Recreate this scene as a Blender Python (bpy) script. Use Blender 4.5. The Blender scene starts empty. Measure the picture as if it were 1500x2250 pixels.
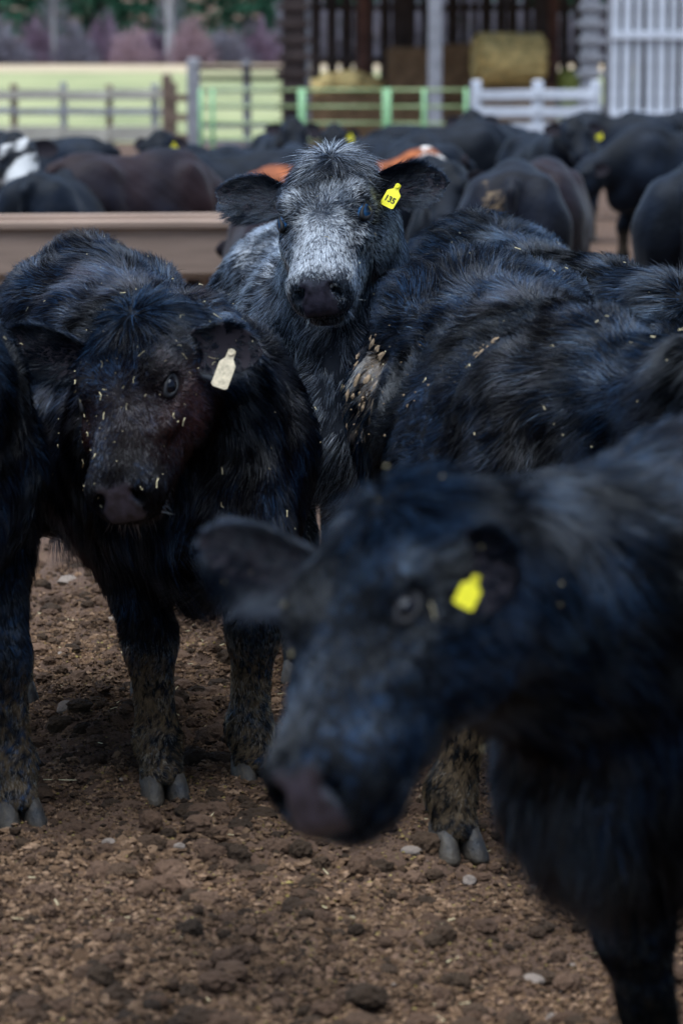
import bpy, bmesh, math, random
import numpy as np
from mathutils import Vector, Matrix

random.seed(7)
SC = bpy.context.scene
COL = SC.collection

# ------------------------------------------------------------------ camera
CAM_Z = 1.5
PITCH = math.radians(8.42)
FPX = 6250.0                     # focal length in pixels of the 1500 px wide photograph
cam_d = bpy.data.cameras.new('camera')
cam = bpy.data.objects.new('camera', cam_d)
COL.objects.link(cam)
cam.location = (0, 0, CAM_Z)
cam.rotation_euler = (math.pi / 2 - PITCH, 0, 0)
cam_d.sensor_fit = 'HORIZONTAL'
cam_d.sensor_width = 24.0
cam_d.lens = 24.0 * FPX / 1500.0
cam_d.clip_start = 0.1
cam_d.clip_end = 3000
cam_d.dof.use_dof = True
cam_d.dof.focus_distance = 6.65
cam_d.dof.aperture_fstop = 4.0
SC.camera = cam

# ------------------------------------------------------------------ light
SUN_EL, SUN_AZ = math.radians(80), math.radians(225)      # azimuth clockwise from +Y
world = bpy.data.worlds.new('World')
SC.world = world
world.use_nodes = True
wn = world.node_tree.nodes
wl = world.node_tree.links
bg = wn['Background']
sky = wn.new('ShaderNodeTexSky')
sky.sky_type = 'NISHITA'
sky.sun_disc = False
sky.sun_elevation = SUN_EL
sky.sun_rotation = SUN_AZ
sky.air_density = 1.0
sky.dust_density = 0.0
sky.ozone_density = 4.0
wl.new(sky.outputs[0], bg.inputs[0])
bg.inputs[1].default_value = 0.05
sun_d = bpy.data.lights.new('sun', 'SUN')
sun_d.energy = 2.4
sun_d.angle = math.radians(75)
sun_d.color = (0.82, 0.91, 1.0)
sun = bpy.data.objects.new('sun', sun_d)
COL.objects.link(sun)
sdir = Vector((math.sin(SUN_AZ) * math.cos(SUN_EL), math.cos(SUN_AZ) * math.cos(SUN_EL), math.sin(SUN_EL)))
sun.rotation_euler = (-sdir).to_track_quat('-Z', 'Y').to_euler()
sun.location = sdir * 50
SC.view_settings.view_transform = 'Standard'
SC.view_settings.look = 'None'
SC.view_settings.gamma = 1.0
SC.view_settings.use_curve_mapping = False
SC.view_settings.exposure = 1.85
SC.cycles.use_denoising = True
SC.cycles.use_adaptive_sampling = True
SC.cycles.adaptive_threshold = 0.02
SC.cycles.max_bounces = 6
SC.cycles.diffuse_bounces = 3
SC.cycles.glossy_bounces = 3
SC.cycles.transmission_bounces = 3
SC.cycles_curves.shape = 'RIBBONS'
SC.cycles_curves.subdivisions = 2


# ------------------------------------------------------------------ helpers
def at(px, py, y):
    """world point at depth y seen at pixel (px, py) of the 1500x2250 photograph"""
    u, v = (px - 750) / FPX, (1125 - py) / FPX
    c, s = math.cos(PITCH), math.sin(PITCH)
    d = Vector((u, c + v * s, -s + v * c))
    return Vector((0, 0, CAM_Z)) + d * (y / d.y)


def tag(o, label=None, cat=None, group=None, kind=None):
    if label: o['label'] = label
    if cat: o['category'] = cat
    if group: o['group'] = group
    if kind: o['kind'] = kind
    return o


def empty(name, loc=(0, 0, 0), rz=0.0):
    o = bpy.data.objects.new(name, None)
    COL.objects.link(o)
    o.empty_display_size = 0.2
    o.location = loc
    o.rotation_euler = (0, 0, rz)
    return o


def link(name, data, mat=None, parent=None):
    o = bpy.data.objects.new(name, data)
    COL.objects.link(o)
    if mat is not None:
        for m in (mat if isinstance(mat, (list, tuple)) else [mat]):
            data.materials.append(m)
    if parent is not None:
        o.parent = parent
    return o


def mesh_np(name, verts, faces, smooth=True):
    me = bpy.data.meshes.new(name)
    if isinstance(faces, np.ndarray):
        verts = np.asarray(verts, dtype=np.float32)
        k = faces.shape[1]
        me.vertices.add(len(verts)); me.vertices.foreach_set('co', np.ascontiguousarray(verts).ravel())
        me.loops.add(faces.size); me.loops.foreach_set('vertex_index', np.ascontiguousarray(faces, dtype=np.int32).ravel())
        me.polygons.add(len(faces))
        me.polygons.foreach_set('loop_start', np.arange(len(faces), dtype=np.int32) * k)
        me.polygons.foreach_set('use_smooth', np.full(len(faces), bool(smooth)))
        me.update(calc_edges=True)
        me.validate()
    else:
        me.from_pydata([tuple(map(float, v)) for v in verts], [], faces)
        me.polygons.foreach_set('use_smooth', np.full(len(me.polygons), bool(smooth)))
        me.update()
    return me


def vnoise(p, f, seed, octaves=2):
    """cheap smooth vector noise, p (n,3) -> (n,3) about -1..1"""
    rng = np.random.default_rng(seed)
    out = np.zeros((len(p), 3), dtype=np.float32)
    for o in range(octaves):
        for _ in range(4):
            k = rng.normal(size=(3, 3)) * f * (1.9 ** o)
            ph = rng.uniform(0, 6.28, 3)
            out += np.sin(p @ k.T.astype(np.float32) + ph.astype(np.float32)) * (0.45 / (1.6 ** o))
    return out


def unit(a):
    return a / np.maximum(np.linalg.norm(a, axis=-1, keepdims=True), 1e-9)


def sstep(a, b, x):
    t = np.clip((x - a) / (b - a), 0, 1)
    return t * t * (3 - 2 * t)


# ------------------------------------------------------------------ materials
def new_mat(name):
    m = bpy.data.materials.new(name)
    m.use_nodes = True
    nt = m.node_tree
    return m, nt, nt.nodes['Principled BSDF'], nt.nodes['Material Output']


def simple_mat(name, col, rough=0.8, spec=0.3, var=0.25, scale=8.0, bump=0.0, stretch=(1, 1, 1), coords='Object', col2=None):
    m, nt, p, out = new_mat(name)
    tc = nt.nodes.new('ShaderNodeTexCoord')
    mp = nt.nodes.new('ShaderNodeMapping')
    mp.inputs['Scale'].default_value = stretch
    nz = nt.nodes.new('ShaderNodeTexNoise')
    nz.inputs['Scale'].default_value = scale
    nz.inputs['Detail'].default_value = 6
    nz.inputs['Roughness'].default_value = 0.65
    nt.links.new(tc.outputs[coords], mp.inputs[0])
    nt.links.new(mp.outputs[0], nz.inputs['Vector'])
    cr = nt.nodes.new('ShaderNodeValToRGB')
    a = [c * (1 - var) for c in col]
    b = [min(1, c * (1 + var)) for c in (col2 or col)]
    cr.color_ramp.elements[0].position = 0.3
    cr.color_ramp.elements[1].position = 0.72
    cr.color_ramp.elements[0].color = (*a, 1)
    cr.color_ramp.elements[1].color = (*b, 1)
    nt.links.new(nz.outputs[0], cr.inputs[0])
    nt.links.new(cr.outputs[0], p.inputs['Base Color'])
    p.inputs['Roughness'].default_value = rough
    p.inputs['Specular IOR Level'].default_value = spec
    if bump:
        bp = nt.nodes.new('ShaderNodeBump')
        bp.inputs['Strength'].default_value = bump
        bp.inputs['Distance'].default_value = 0.02
        nt.links.new(nz.outputs[0], bp.inputs['Height'])
        nt.links.new(bp.outputs[0], p.inputs['Normal'])
    return m


def attr_mat(name, attr, rough, spec, sheen=0.0, bump=0.0, bscale=60):
    m, nt, p, out = new_mat(name)
    a = nt.nodes.new('ShaderNodeAttribute')
    a.attribute_name = attr
    nt.links.new(a.outputs['Color'], p.inputs['Base Color'])
    p.inputs['Roughness'].default_value = rough
    p.inputs['Specular IOR Level'].default_value = spec
    p.inputs['Sheen Weight'].default_value = sheen
    p.inputs['Sheen Roughness'].default_value = 0.4
    if bump:
        tc = nt.nodes.new('ShaderNodeTexCoord')
        nz = nt.nodes.new('ShaderNodeTexNoise')
        nz.inputs['Scale'].default_value = bscale
        nz.inputs['Detail'].default_value = 4
        nt.links.new(tc.outputs['Object'], nz.inputs['Vector'])
        bp = nt.nodes.new('ShaderNodeBump')
        bp.inputs['Strength'].default_value = bump
        bp.inputs['Distance'].default_value = 0.01
        nt.links.new(nz.outputs[0], bp.inputs['Height'])
        nt.links.new(bp.outputs[0], p.inputs['Normal'])
    return m


def add_nose(m, col=(.031, .025, .033)):
    nt = m.node_tree
    p = nt.nodes['Principled BSDF']
    a = nt.nodes.new('ShaderNodeAttribute'); a.attribute_name = 'nose'
    nz = nt.nodes.new('ShaderNodeTexNoise'); nz.inputs['Scale'].default_value = 55; nz.inputs['Detail'].default_value = 5
    tc = nt.nodes.new('ShaderNodeTexCoord')
    nt.links.new(tc.outputs['Object'], nz.inputs['Vector'])
    vo = nt.nodes.new('ShaderNodeTexVoronoi'); vo.inputs['Scale'].default_value = 230
    nt.links.new(tc.outputs['Object'], vo.inputs['Vector'])
    cr = nt.nodes.new('ShaderNodeValToRGB')
    cr.color_ramp.elements[0].position = .3; cr.color_ramp.elements[0].color = (*[c * .35 for c in col], 1)
    cr.color_ramp.elements[1].position = .65; cr.color_ramp.elements[1].color = (*[c * 1.4 for c in col], 1)
    nt.links.new(nz.outputs[0], cr.inputs[0])
    mx = nt.nodes.new('ShaderNodeMix'); mx.data_type = 'RGBA'
    src = p.inputs['Base Color'].links[0].from_socket
    nt.links.new(a.outputs['Fac'], mx.inputs['Factor'])
    nt.links.new(src, mx.inputs['A']); nt.links.new(cr.outputs[0], mx.inputs['B'])
    nt.links.new(mx.outputs['Result'], p.inputs['Base Color'])
    mr = nt.nodes.new('ShaderNodeMapRange')
    mr.inputs[3].default_value = p.inputs['Roughness'].default_value; mr.inputs[4].default_value = .30
    nt.links.new(a.outputs['Fac'], mr.inputs[0]); nt.links.new(mr.outputs[0], p.inputs['Roughness'])
    ms = nt.nodes.new('ShaderNodeMapRange')
    ms.inputs[3].default_value = p.inputs['Specular IOR Level'].default_value; ms.inputs[4].default_value = .6
    nt.links.new(a.outputs['Fac'], ms.inputs[0]); nt.links.new(ms.outputs[0], p.inputs['Specular IOR Level'])
    if not p.inputs['Normal'].is_linked:
        bp = nt.nodes.new('ShaderNodeBump'); bp.inputs['Distance'].default_value = .002
        mu = nt.nodes.new('ShaderNodeMath'); mu.operation = 'MULTIPLY'; mu.inputs[1].default_value = .18
        nt.links.new(a.outputs['Fac'], mu.inputs[0]); nt.links.new(mu.outputs[0], bp.inputs['Strength'])
        nt.links.new(vo.outputs[0], bp.inputs['Height']); nt.links.new(bp.outputs[0], p.inputs['Normal'])


def hair_mat():
    m, nt, p, out = new_mat('coat_hair')
    nt.nodes.remove(p)
    h = nt.nodes.new('ShaderNodeBsdfHairPrincipled')
    h.model = 'CHIANG'
    h.parametrization = 'COLOR'
    a = nt.nodes.new('ShaderNodeAttribute')
    a.attribute_name = 'hair_color'
    nt.links.new(a.outputs['Color'], h.inputs['Color'])
    h.inputs['Roughness'].default_value = 0.24
    h.inputs['Radial Roughness'].default_value = 0.5
    h.inputs['Coat'].default_value = 0.0
    h.inputs['IOR'].default_value = 1.47
    h.inputs['Random Roughness'].default_value = 0.3
    df = nt.nodes.new('ShaderNodeBsdfDiffuse')
    nt.links.new(a.outputs['Color'], df.inputs['Color'])
    mx = nt.nodes.new('ShaderNodeMixShader')          # dull, dusty strands against glossy ones
    nt.links.new(a.outputs['Alpha'], mx.inputs[0])
    nt.links.new(df.outputs[0], mx.inputs[1])
    nt.links.new(h.outputs[0], mx.inputs[2])
    nt.links.new(mx.outputs[0], out.inputs[0])
    return m


M_HAIR = hair_mat()
M_SKIN = attr_mat('coat_skin', 'col', 0.85, 0.15)
M_COAT_FAR = attr_mat('coat_far', 'col', 0.6, 0.09, sheen=0.06, bump=0.5, bscale=38)
add_nose(M_SKIN)
add_nose(M_COAT_FAR)
M_EAR_IN = simple_mat('ear_skin', (0.016, 0.011, 0.013), rough=0.7, var=0.5, scale=20)
M_HOOF = simple_mat('hoof_horn', (0.016, 0.019, 0.026), rough=0.55, spec=0.3, var=0.6, scale=24, bump=0.5, col2=(0.046, 0.034, 0.022))


def eye_mat(name, iris):
    m, nt, p, out = new_mat(name)
    tc = nt.nodes.new('ShaderNodeTexCoord')
    sep = nt.nodes.new('ShaderNodeSeparateXYZ')
    nt.links.new(tc.outputs['Object'], sep.inputs[0])
    cr = nt.nodes.new('ShaderNodeValToRGB')
    cr.color_ramp.elements[0].position = 0.0
    cr.color_ramp.elements[0].color = (*iris, 1)
    cr.color_ramp.elements[1].position = 0.97
    cr.color_ramp.elements[1].color = (0.004, 0.004, 0.006, 1)
    mr = nt.nodes.new('ShaderNodeMapRange')
    mr.inputs[1].default_value = 0.008
    mr.inputs[2].default_value = 0.0215
    nt.links.new(sep.outputs[1], mr.inputs[0])
    nt.links.new(mr.outputs[0], cr.inputs[0])
    nt.links.new(cr.outputs[0], p.inputs['Base Color'])
    p.inputs['Roughness'].default_value = 0.05
    p.inputs['Specular IOR Level'].default_value = 0.22
    return m


M_EYE = eye_mat('eye_dark', (0.012, 0.008, 0.007))
M_EYE_BLUE = eye_mat('eye_blue', (0.04, 0.17, 0.38))
M_LID = simple_mat('eyelid_skin', (0.006, 0.005, 0.006), rough=0.6, var=0.3, scale=60)
M_TAG_Y = simple_mat('tag_yellow', (0.72, 0.62, 0.02), rough=0.45, var=0.12, scale=60)
M_TAG_W = simple_mat('tag_cream', (0.62, 0.50, 0.33), rough=0.5, var=0.45, scale=70)
M_TAG_INK = simple_mat('tag_ink', (0.01, 0.012, 0.012), rough=0.6, var=0.2)
M_STRAW = simple_mat('straw', (0.52, 0.42, 0.24), rough=0.7, var=0.4, scale=40)

# ------------------------------------------------------------------ implicit calf
HEAD_S = np.array([-.035, -.02, 0, .04, .09, .14, .20, .26, .32, .365, .390, .415, .436])
HEAD_T = np.array([.010, .028, .048, .074, .088, .086, .072, .060, .053, .050, .038, .010, -.030])
HEAD_B = np.array([-.05, -.075, -.10, -.138, -.158, -.157, -.142, -.122, -.108, -.102, -.097, -.088, -.062])
HEAD_W = np.array([.025, .055, .080, .104, .118, .121, .108, .091, .082, .083, .080, .070, .042])
BODY_X = np.array([-.68, -.655, -.60, -.50, -.38, -.20, .0, .20, .36, .47, .55, .60, .63])
BODY_T = np.array([.96, 1.02, 1.085, 1.135, 1.135, 1.115, 1.11, 1.125, 1.135, 1.10, 1.03, .96, .88])
BODY_B = np.array([.84, .76, .68, .62, .59, .545, .515, .505, .52, .535, .57, .64, .72])
BODY_W = np.array([.03, .09, .155, .205, .235, .265, .285, .27, .225, .185, .14, .09, .04])


def densify(x, *ys):
    xx = np.linspace(x[0], x[-1], 240)
    out = []
    k = np.hanning(19); k /= k.sum()
    for y in ys:
        v = np.interp(xx, x, y)
        vp = np.concatenate([2 * v[0] - v[9:0:-1], v, 2 * v[-1] - v[-2:-11:-1]])
        out.append(np.convolve(vp, k, 'valid'))
    return xx, out


HS, (HT, HB, HW) = densify(HEAD_S, HEAD_T, HEAD_B, HEAD_W)
BX, (BT, BB, BW) = densify(BODY_X, BODY_T, BODY_B, BODY_W)


def loft_d(s, w, v, S, T, B, W, pw, skew):
    sc = np.clip(s, S[0], S[-1])
    t, b, hw = np.interp(sc, S, T), np.interp(sc, S, B), np.interp(sc, S, W)
    cz, hz = (t + b) / 2, np.maximum((t - b) / 2, 1e-3)
    vn = (v - cz) / hz
    hw = hw * (1 - skew * np.clip(vn, -1.2, 1.2))
    r = (np.abs(w / hw) ** pw + np.abs(vn) ** pw) ** (1 / pw)
    d = (r - 1) * np.minimum(hw, hz) * 0.85
    ex = np.abs(s - sc)
    return np.where(ex > 0, np.sqrt(np.maximum(d, 0) ** 2 + ex ** 2) + np.minimum(d, 0) * 0, d)


class Calf:
    """pose in the calf's own frame: x forward, y left, z up, hooves on z = 0"""

    def __init__(self, poll, face_dir, face_up, feet=None, lx=1.0, fat=1.0, tail_side=0.0, tail_up=0.0, tilt=0.0):
        self.prims = []
        self.lx = lx
        a = Vector(face_dir).normalized()
        u = Vector(face_up)
        u = (u - a * u.dot(a)).normalized()
        l = u.cross(a).normalized()
        self.hp = np.array(poll, dtype=np.float32)            # poll
        self.R = np.array([a, l, u], dtype=np.float32)        # rows: s, l, u axes
        f = {'FL': (0, 0), 'FR': (0, 0), 'HL': (0, 0), 'HR': (0, 0)}
        f.update(feet or {})
        self.feet = {}
        P = self.add
        # barrel
        P('body', self.loft('body', lx, fat, tilt), (0, 0, .82), .80 * max(1, lx), .03)
        for s in (1, -1):
            P('body', self.ell((-.40 * lx, s * .150 * fat, 1.005 + .40 * tilt), (.11, .070, .065)), None, 0, .08)
            P('body', self.ell((-.50 * lx, s * .135 * fat, .82), (.17, .105, .25)), None, 0, .07)
            P('body', self.ell((.31 * lx, s * .155 * fat, .83 - .3 * tilt), (.15, .095, .25)), None, 0, .07)
        P('body', self.ell((.47 * lx, 0, .62), (.15, .125, .15)), None, 0, .08)
        # withers
        P('body', self.ell((.27 * lx, 0, 1.06 - .27 * tilt), (.2, .09, .08)), None, 0, .08)
        # legs
        for key, s in (('FL', 1), ('FR', -1)):
            dx, dy = f[key]
            sh = (.36 * lx, s * .15, .78)
            el = (.29 * lx + dx * .2, s * .15 + dy * .2, .60)
            kn = (.36 * lx + dx * .62, s * .135 + dy * .6, .36)
            fe = (.35 * lx + dx, s * .13 + dy, .13)
            ho = (.385 * lx + dx, s * .13 + dy, .055)
            P('leg', self.cone(sh, el, .12, .092), None, 0, .06)
            P('leg', self.cone(el, kn, .092, .053), None, 0, .04)
            P('leg', self.ell((kn[0] + .006, kn[1], kn[2]), (.056, .056, .07)), None, 0, .03)
            P('leg', self.cone(kn, fe, .049, .042), None, 0, .03)
            P('leg', self.ell(fe, (.052, .052, .05)), None, 0, .03)
            P('leg', self.cone(fe, ho, .047, .047), None, 0, .02)
            self.feet[key] = (ho[0], ho[1])
        for key, s in (('HL', 1), ('HR', -1)):
            dx, dy = f[key]
            hp = (-.46 * lx, s * .15, .84)
            st = (-.33 * lx + dx * .15, s * .165 + dy * .2, .62)
            hk = (-.60 * lx + dx * .7, s * .13 + dy * .7, .43)
            fe = (-.56 * lx + dx, s * .125 + dy, .13)
            ho = (-.52 * lx + dx, s * .125 + dy, .055)
            P('leg', self.cone(hp, st, .14, .11), None, 0, .07)
            P('leg', self.cone(st, hk, .105, .055), None, 0, .06)
            P('leg', self.ell((hk[0] - .012, hk[1], hk[2]), (.055, .045, .07)), None, 0, .03)
            P('leg', self.cone(hk, fe, .050, .043), None, 0, .03)
            P('leg', self.ell(fe, (.052, .052, .05)), None, 0, .03)
            P('leg', self.cone(fe, ho, .047, .047), None, 0, .02)
            self.feet[key] = (ho[0], ho[1])
        # tail
        tp = [(-.62 * lx, 0, 1.06 + .6 * tilt), (-.69 * lx, tail_side * .3, 1.02 + tail_up + .6 * tilt), (-.715 * lx, tail_side * .7, .85), (-.71 * lx, tail_side, .60), (-.70 * lx, tail_side, .42)]
        for i in range(4):
            P('tail', self.cone(tp[i], tp[i + 1], (.035, .028, .02, .018)[i], (.028, .02, .018, .02)[i]), None, 0, .02)
        # neck: ellipsoids along a curve
        n0 = np.array([.30 * lx, 0, .86 - .3 * tilt])
        n1 = np.array([.52 * lx, 0, .93 - .6 * tilt])
        n3 = self.H(.03, 0, -.045)
        n2 = n3 - self.R[0] * .05 - self.R[2] * .16
        n2 = n2 * .6 + (n0 * .35 + n3 * .65) * .4
        self.neck = []
        for i in range(9):
            t = i / 8
            b = (1 - t) ** 3 * n0 + 3 * (1 - t) ** 2 * t * n1 + 3 * (1 - t) * t * t * n2 + t ** 3 * n3
            tg = 3 * (1 - t) ** 2 * (n1 - n0) + 6 * (1 - t) * t * (n2 - n1) + 3 * t * t * (n3 - n2)
            tg = tg / np.linalg.norm(tg)
            lat = np.array([0, 1., 0]) * (1 - t) + self.R[1] * t
            lat = lat - tg * lat.dot(tg); lat /= np.linalg.norm(lat)
            up = np.cross(tg, lat)
            rv = .235 * (1 - t) + .105 * t
            rl = .175 * (1 - t) + .09 * t
            self.neck.append((b, tg))
            P('neck', self.ell(b, (.14, rl, rv), np.array([tg, lat, up])), None, 0, .06)
        # head
        P('head', self.loft('head'), self.H(.2, 0, -.03), .34, .04)
        for s in (1, -1):
            P('head', self.hell((.142, s * .082, .058), (.05, .034, .032)), None, 0, .03)
            P('head', self.hell((.215, s * .092, .008), (.060, .022, .020)), None, 0, .025)
            P('head', self.hell((.135, s * .080, -.060), (.105, .050, .085)), None, 0, .03)
            P('head', self.hell((.385, s * .046, -.004), (.034, .032, .040)), None, 0, .02)
            P('head', self.hell((.068, s * .092, .005), (.036, .035, .036)), None, 0, .03)
        P('head', self.hell((.005, 0, .035), (.05, .055, .045)), None, 0, .04)
        P('head', self.hell((.375, 0, -.078), (.040, .046, .028)), None, 0, .02)
        # hollows
        for s in (1, -1):
            P('cut', self.hell((.176, s * .122, .046), (.026, .022, .018)), None, 0, .012)
            P('cut', self.hell((.412, s * .046, .000), (.026, .011, .021), tilt=s * .55), None, 0, .006)
            P('cut', self.hell((.395, s * .066, -.066), (.055, .026, .006)), None, 0, .01)
        P('cut', self.hell((.425, 0, -.068), (.03, .05, .006)), None, 0, .01)

    def H(self, s, l, u):
        return self.hp + s * self.R[0] + l * self.R[1] + u * self.R[2]

    def hloc(self, p):
        return (p - self.hp) @ self.R.T

    def add(self, group, fn_c_r, c, r, k):
        if c is None:
            fn, c, r = fn_c_r
        else:
            fn = fn_c_r
        self.prims.append((group, fn, np.array(c, dtype=np.float32), r, k))

    def ell(self, c, r, R=None):
        c = np.array(c, dtype=np.float32); rr = np.array(r, dtype=np.float32)

        def fn(X, Y, Z):
            x, y, z = X - c[0], Y - c[1], Z - c[2]
            if R is not None:
                M = R.astype(np.float32)
                x, y, z = (M[0, 0] * x + M[0, 1] * y + M[0, 2] * z, M[1, 0] * x + M[1, 1] * y + M[1, 2] * z,
                           M[2, 0] * x + M[2, 1] * y + M[2, 2] * z)
            k0 = np.sqrt((x / rr[0]) ** 2 + (y / rr[1]) ** 2 + (z / rr[2]) ** 2) + 1e-6
            k1 = np.sqrt((x / rr[0] ** 2) ** 2 + (y / rr[1] ** 2) ** 2 + (z / rr[2] ** 2) ** 2) + 1e-6
            return k0 * (k0 - 1) / k1
        return fn, c, float(max(r))

    def hell(self, slu, r, tilt=0.0):
        R = self.R
        if tilt:
            c, s = math.cos(tilt), math.sin(tilt)
            R = np.array([R[0], c * R[1] + s * R[2], -s * R[1] + c * R[2]])
        return self.ell(self.H(*slu), r, R)

    def cone(self, a, b, ra, rb):
        a = np.array(a, dtype=np.float32); b = np.array(b, dtype=np.float32)
        ba = b - a; L2 = float(ba @ ba)

        def fn(X, Y, Z):
            x, y, z = X - a[0], Y - a[1], Z - a[2]
            t = np.clip((x * ba[0] + y * ba[1] + z * ba[2]) / L2, 0, 1)
            return np.sqrt((x - t * ba[0]) ** 2 + (y - t * ba[1]) ** 2 + (z - t * ba[2]) ** 2) - (ra + (rb - ra) * t)
        return fn, (a + b) / 2, math.sqrt(L2) / 2 + max(ra, rb)

    def loft(self, which, lx=1.0, fat=1.0, tilt=0.0):
        if which == 'body':
            return lambda X, Y, Z: loft_d(X / lx, Y / fat, Z + tilt * X, BX, BT, BB, BW, 2.1, .24)
        hp, R = self.hp, self.R

        def fn(X, Y, Z):
            x, y, z = X - hp[0], Y - hp[1], Z - hp[2]
            s = R[0, 0] * x + R[0, 1] * y + R[0, 2] * z
            l = R[1, 0] * x + R[1, 1] * y + R[1, 2] * z
            u = R[2, 0] * x + R[2, 1] * y + R[2, 2] * z
            return loft_d(s, l, u, HS, HT, HB, HW, 2.6, .03)
        return fn

    def mesh(self, h):
        lo = np.array([-.82 * self.lx, -.45, -.02]); hi = np.array([.72 * self.lx, .45, 1.25])
        for q in ((-.1, .2, .2), (-.1, -.2, .2), (.5, .1, .1), (.5, -.1, .1), (.5, 0, -.15), (0, 0, -.2)):
            w = self.H(*q); lo = np.minimum(lo, w - .02); hi = np.maximum(hi, w + .02)
        for fx, fy in self.feet.values():
            lo = np.minimum(lo, (fx - .1, fy - .1, -.02)); hi = np.maximum(hi, (fx + .1, fy + .1, 0))
        n = np.ceil((hi - lo) / h).astype(int) + 2
        ax = [(lo[i] + np.arange(n[i]) * h).astype(np.float32) for i in range(3)]
        F = np.full(n, 1.0, dtype=np.float32)
        for g, fn, c, r, k in self.prims:
            m = r + k + 2.5 * h
            sl, sub = [], []
            for i in range(3):
                a = max(0, int((c[i] - m - lo[i]) / h)); b = min(n[i], int((c[i] + m - lo[i]) / h) + 2)
                sl.append(slice(a, b)); sub.append(ax[i][a:b])
            if min(len(q) for q in sub) < 1:
                continue
            d = fn(sub[0][:, None, None], sub[1][None, :, None], sub[2][None, None, :]).astype(np.float32)
            A = F[tuple(sl)]
            if g == 'cut':
                hh = np.maximum(k - np.abs(A + d), 0) / k
                F[tuple(sl)] = np.maximum(A, -d) + hh * hh * k * .25
            else:
                hh = np.maximum(k - np.abs(A - d), 0) / k
                F[tuple(sl)] = np.minimum(A, d) - hh * hh * k * .25
        F = np.maximum(F, .048 - ax[2][None, None, :])       # legs end inside the hooves
        return surface_nets(F, lo, h)

    def group_weights(self, p):
        X, Y, Z = p[:, 0], p[:, 1], p[:, 2]
        best = {}
        for g, fn, c, r, k in self.prims:
            if g == 'cut':
                continue
            d = fn(X, Y, Z)
            best[g] = np.minimum(best[g], d) if g in best else d
        w = {g: np.exp(-np.maximum(d, -.02) / .025) for g, d in best.items()}
        tot = sum(w.values()) + 1e-9
        return {g: (v / tot).astype(np.float32) for g, v in w.items()}


def surface_nets(F, lo, h):
    ins = F < 0
    c = np.zeros(np.array(F.shape) - 1, dtype=np.int8)
    nx, ny, nz = F.shape
    for i in (0, 1):
        for j in (0, 1):
            for k in (0, 1):
                c += ins[i:nx - 1 + i, j:ny - 1 + j, k:nz - 1 + k]
    act = (c > 0) & (c < 8)
    ijk = np.argwhere(act)
    idx = np.full(act.shape, -1, dtype=np.int64)
    idx[act] = np.arange(len(ijk))
    pos = np.zeros((len(ijk), 3)); cnt = np.zeros(len(ijk))
    cor = [(i, j, k) for i in (0, 1) for j in (0, 1) for k in (0, 1)]
    for a in cor:
        for ax in range(3):
            if a[ax] == 0:
                b = list(a); b[ax] = 1
                fa = F[ijk[:, 0] + a[0], ijk[:, 1] + a[1], ijk[:, 2] + a[2]]
                fb = F[ijk[:, 0] + b[0], ijk[:, 1] + b[1], ijk[:, 2] + b[2]]
                m = (fa < 0) != (fb < 0)
                t = fa / np.where(fa == fb, 1, fa - fb)
                q = np.tile(np.array(a, dtype=float), (len(ijk), 1)); q[:, ax] = t
                pos[m] += q[m]; cnt[m] += 1
    V = lo + (ijk + pos / cnt[:, None]) * h
    Q = []
    for ax in range(3):
        o1, o2 = (ax + 1) % 3, (ax + 2) % 3
        s0 = [slice(None)] * 3; s1 = [slice(None)] * 3
        s0[ax] = slice(0, -1); s1[ax] = slice(1, None)
        ch = ins[tuple(s0)] != ins[tuple(s1)]
        e = np.argwhere(ch)
        ok = (e[:, o1] > 0) & (e[:, o2] > 0) & (e[:, o1] < F.shape[o1] - 1) & (e[:, o2] < F.shape[o2] - 1)
        e = e[ok]
        quad = []
        for d1, d2 in ((-1, -1), (0, -1), (0, 0), (-1, 0)):
            q = e.copy(); q[:, o1] += d1; q[:, o2] += d2
            quad.append(idx[q[:, 0], q[:, 1], q[:, 2]])
        quad = np.stack(quad, 1)
        flip = ~ins[e[:, 0], e[:, 1], e[:, 2]]
        quad[flip] = quad[flip][:, ::-1]
        Q.append(quad)
    return V.astype(np.float32), np.concatenate(Q)


def vert_normals(V, Q):
    n = np.zeros_like(V)
    fn = np.cross(V[Q[:, 2]] - V[Q[:, 0]], V[Q[:, 3]] - V[Q[:, 1]])
    for i in range(4):
        np.add.at(n, Q[:, i], fn)
    return unit(n)


def smooth_mesh(V, Q, it=2, lam=.5):
    for _ in range(it):
        acc = np.zeros_like(V); cnt = np.zeros(len(V), dtype=np.float32)
        for i in range(4):
            j = (i + 1) % 4
            np.add.at(acc, Q[:, i], V[Q[:, j]]); np.add.at(cnt, Q[:, i], 1)
            np.add.at(acc, Q[:, j], V[Q[:, i]]); np.add.at(cnt, Q[:, j], 1)
        V = V + lam * (acc / cnt[:, None] - V)
    return V.astype(np.float32)


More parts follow.
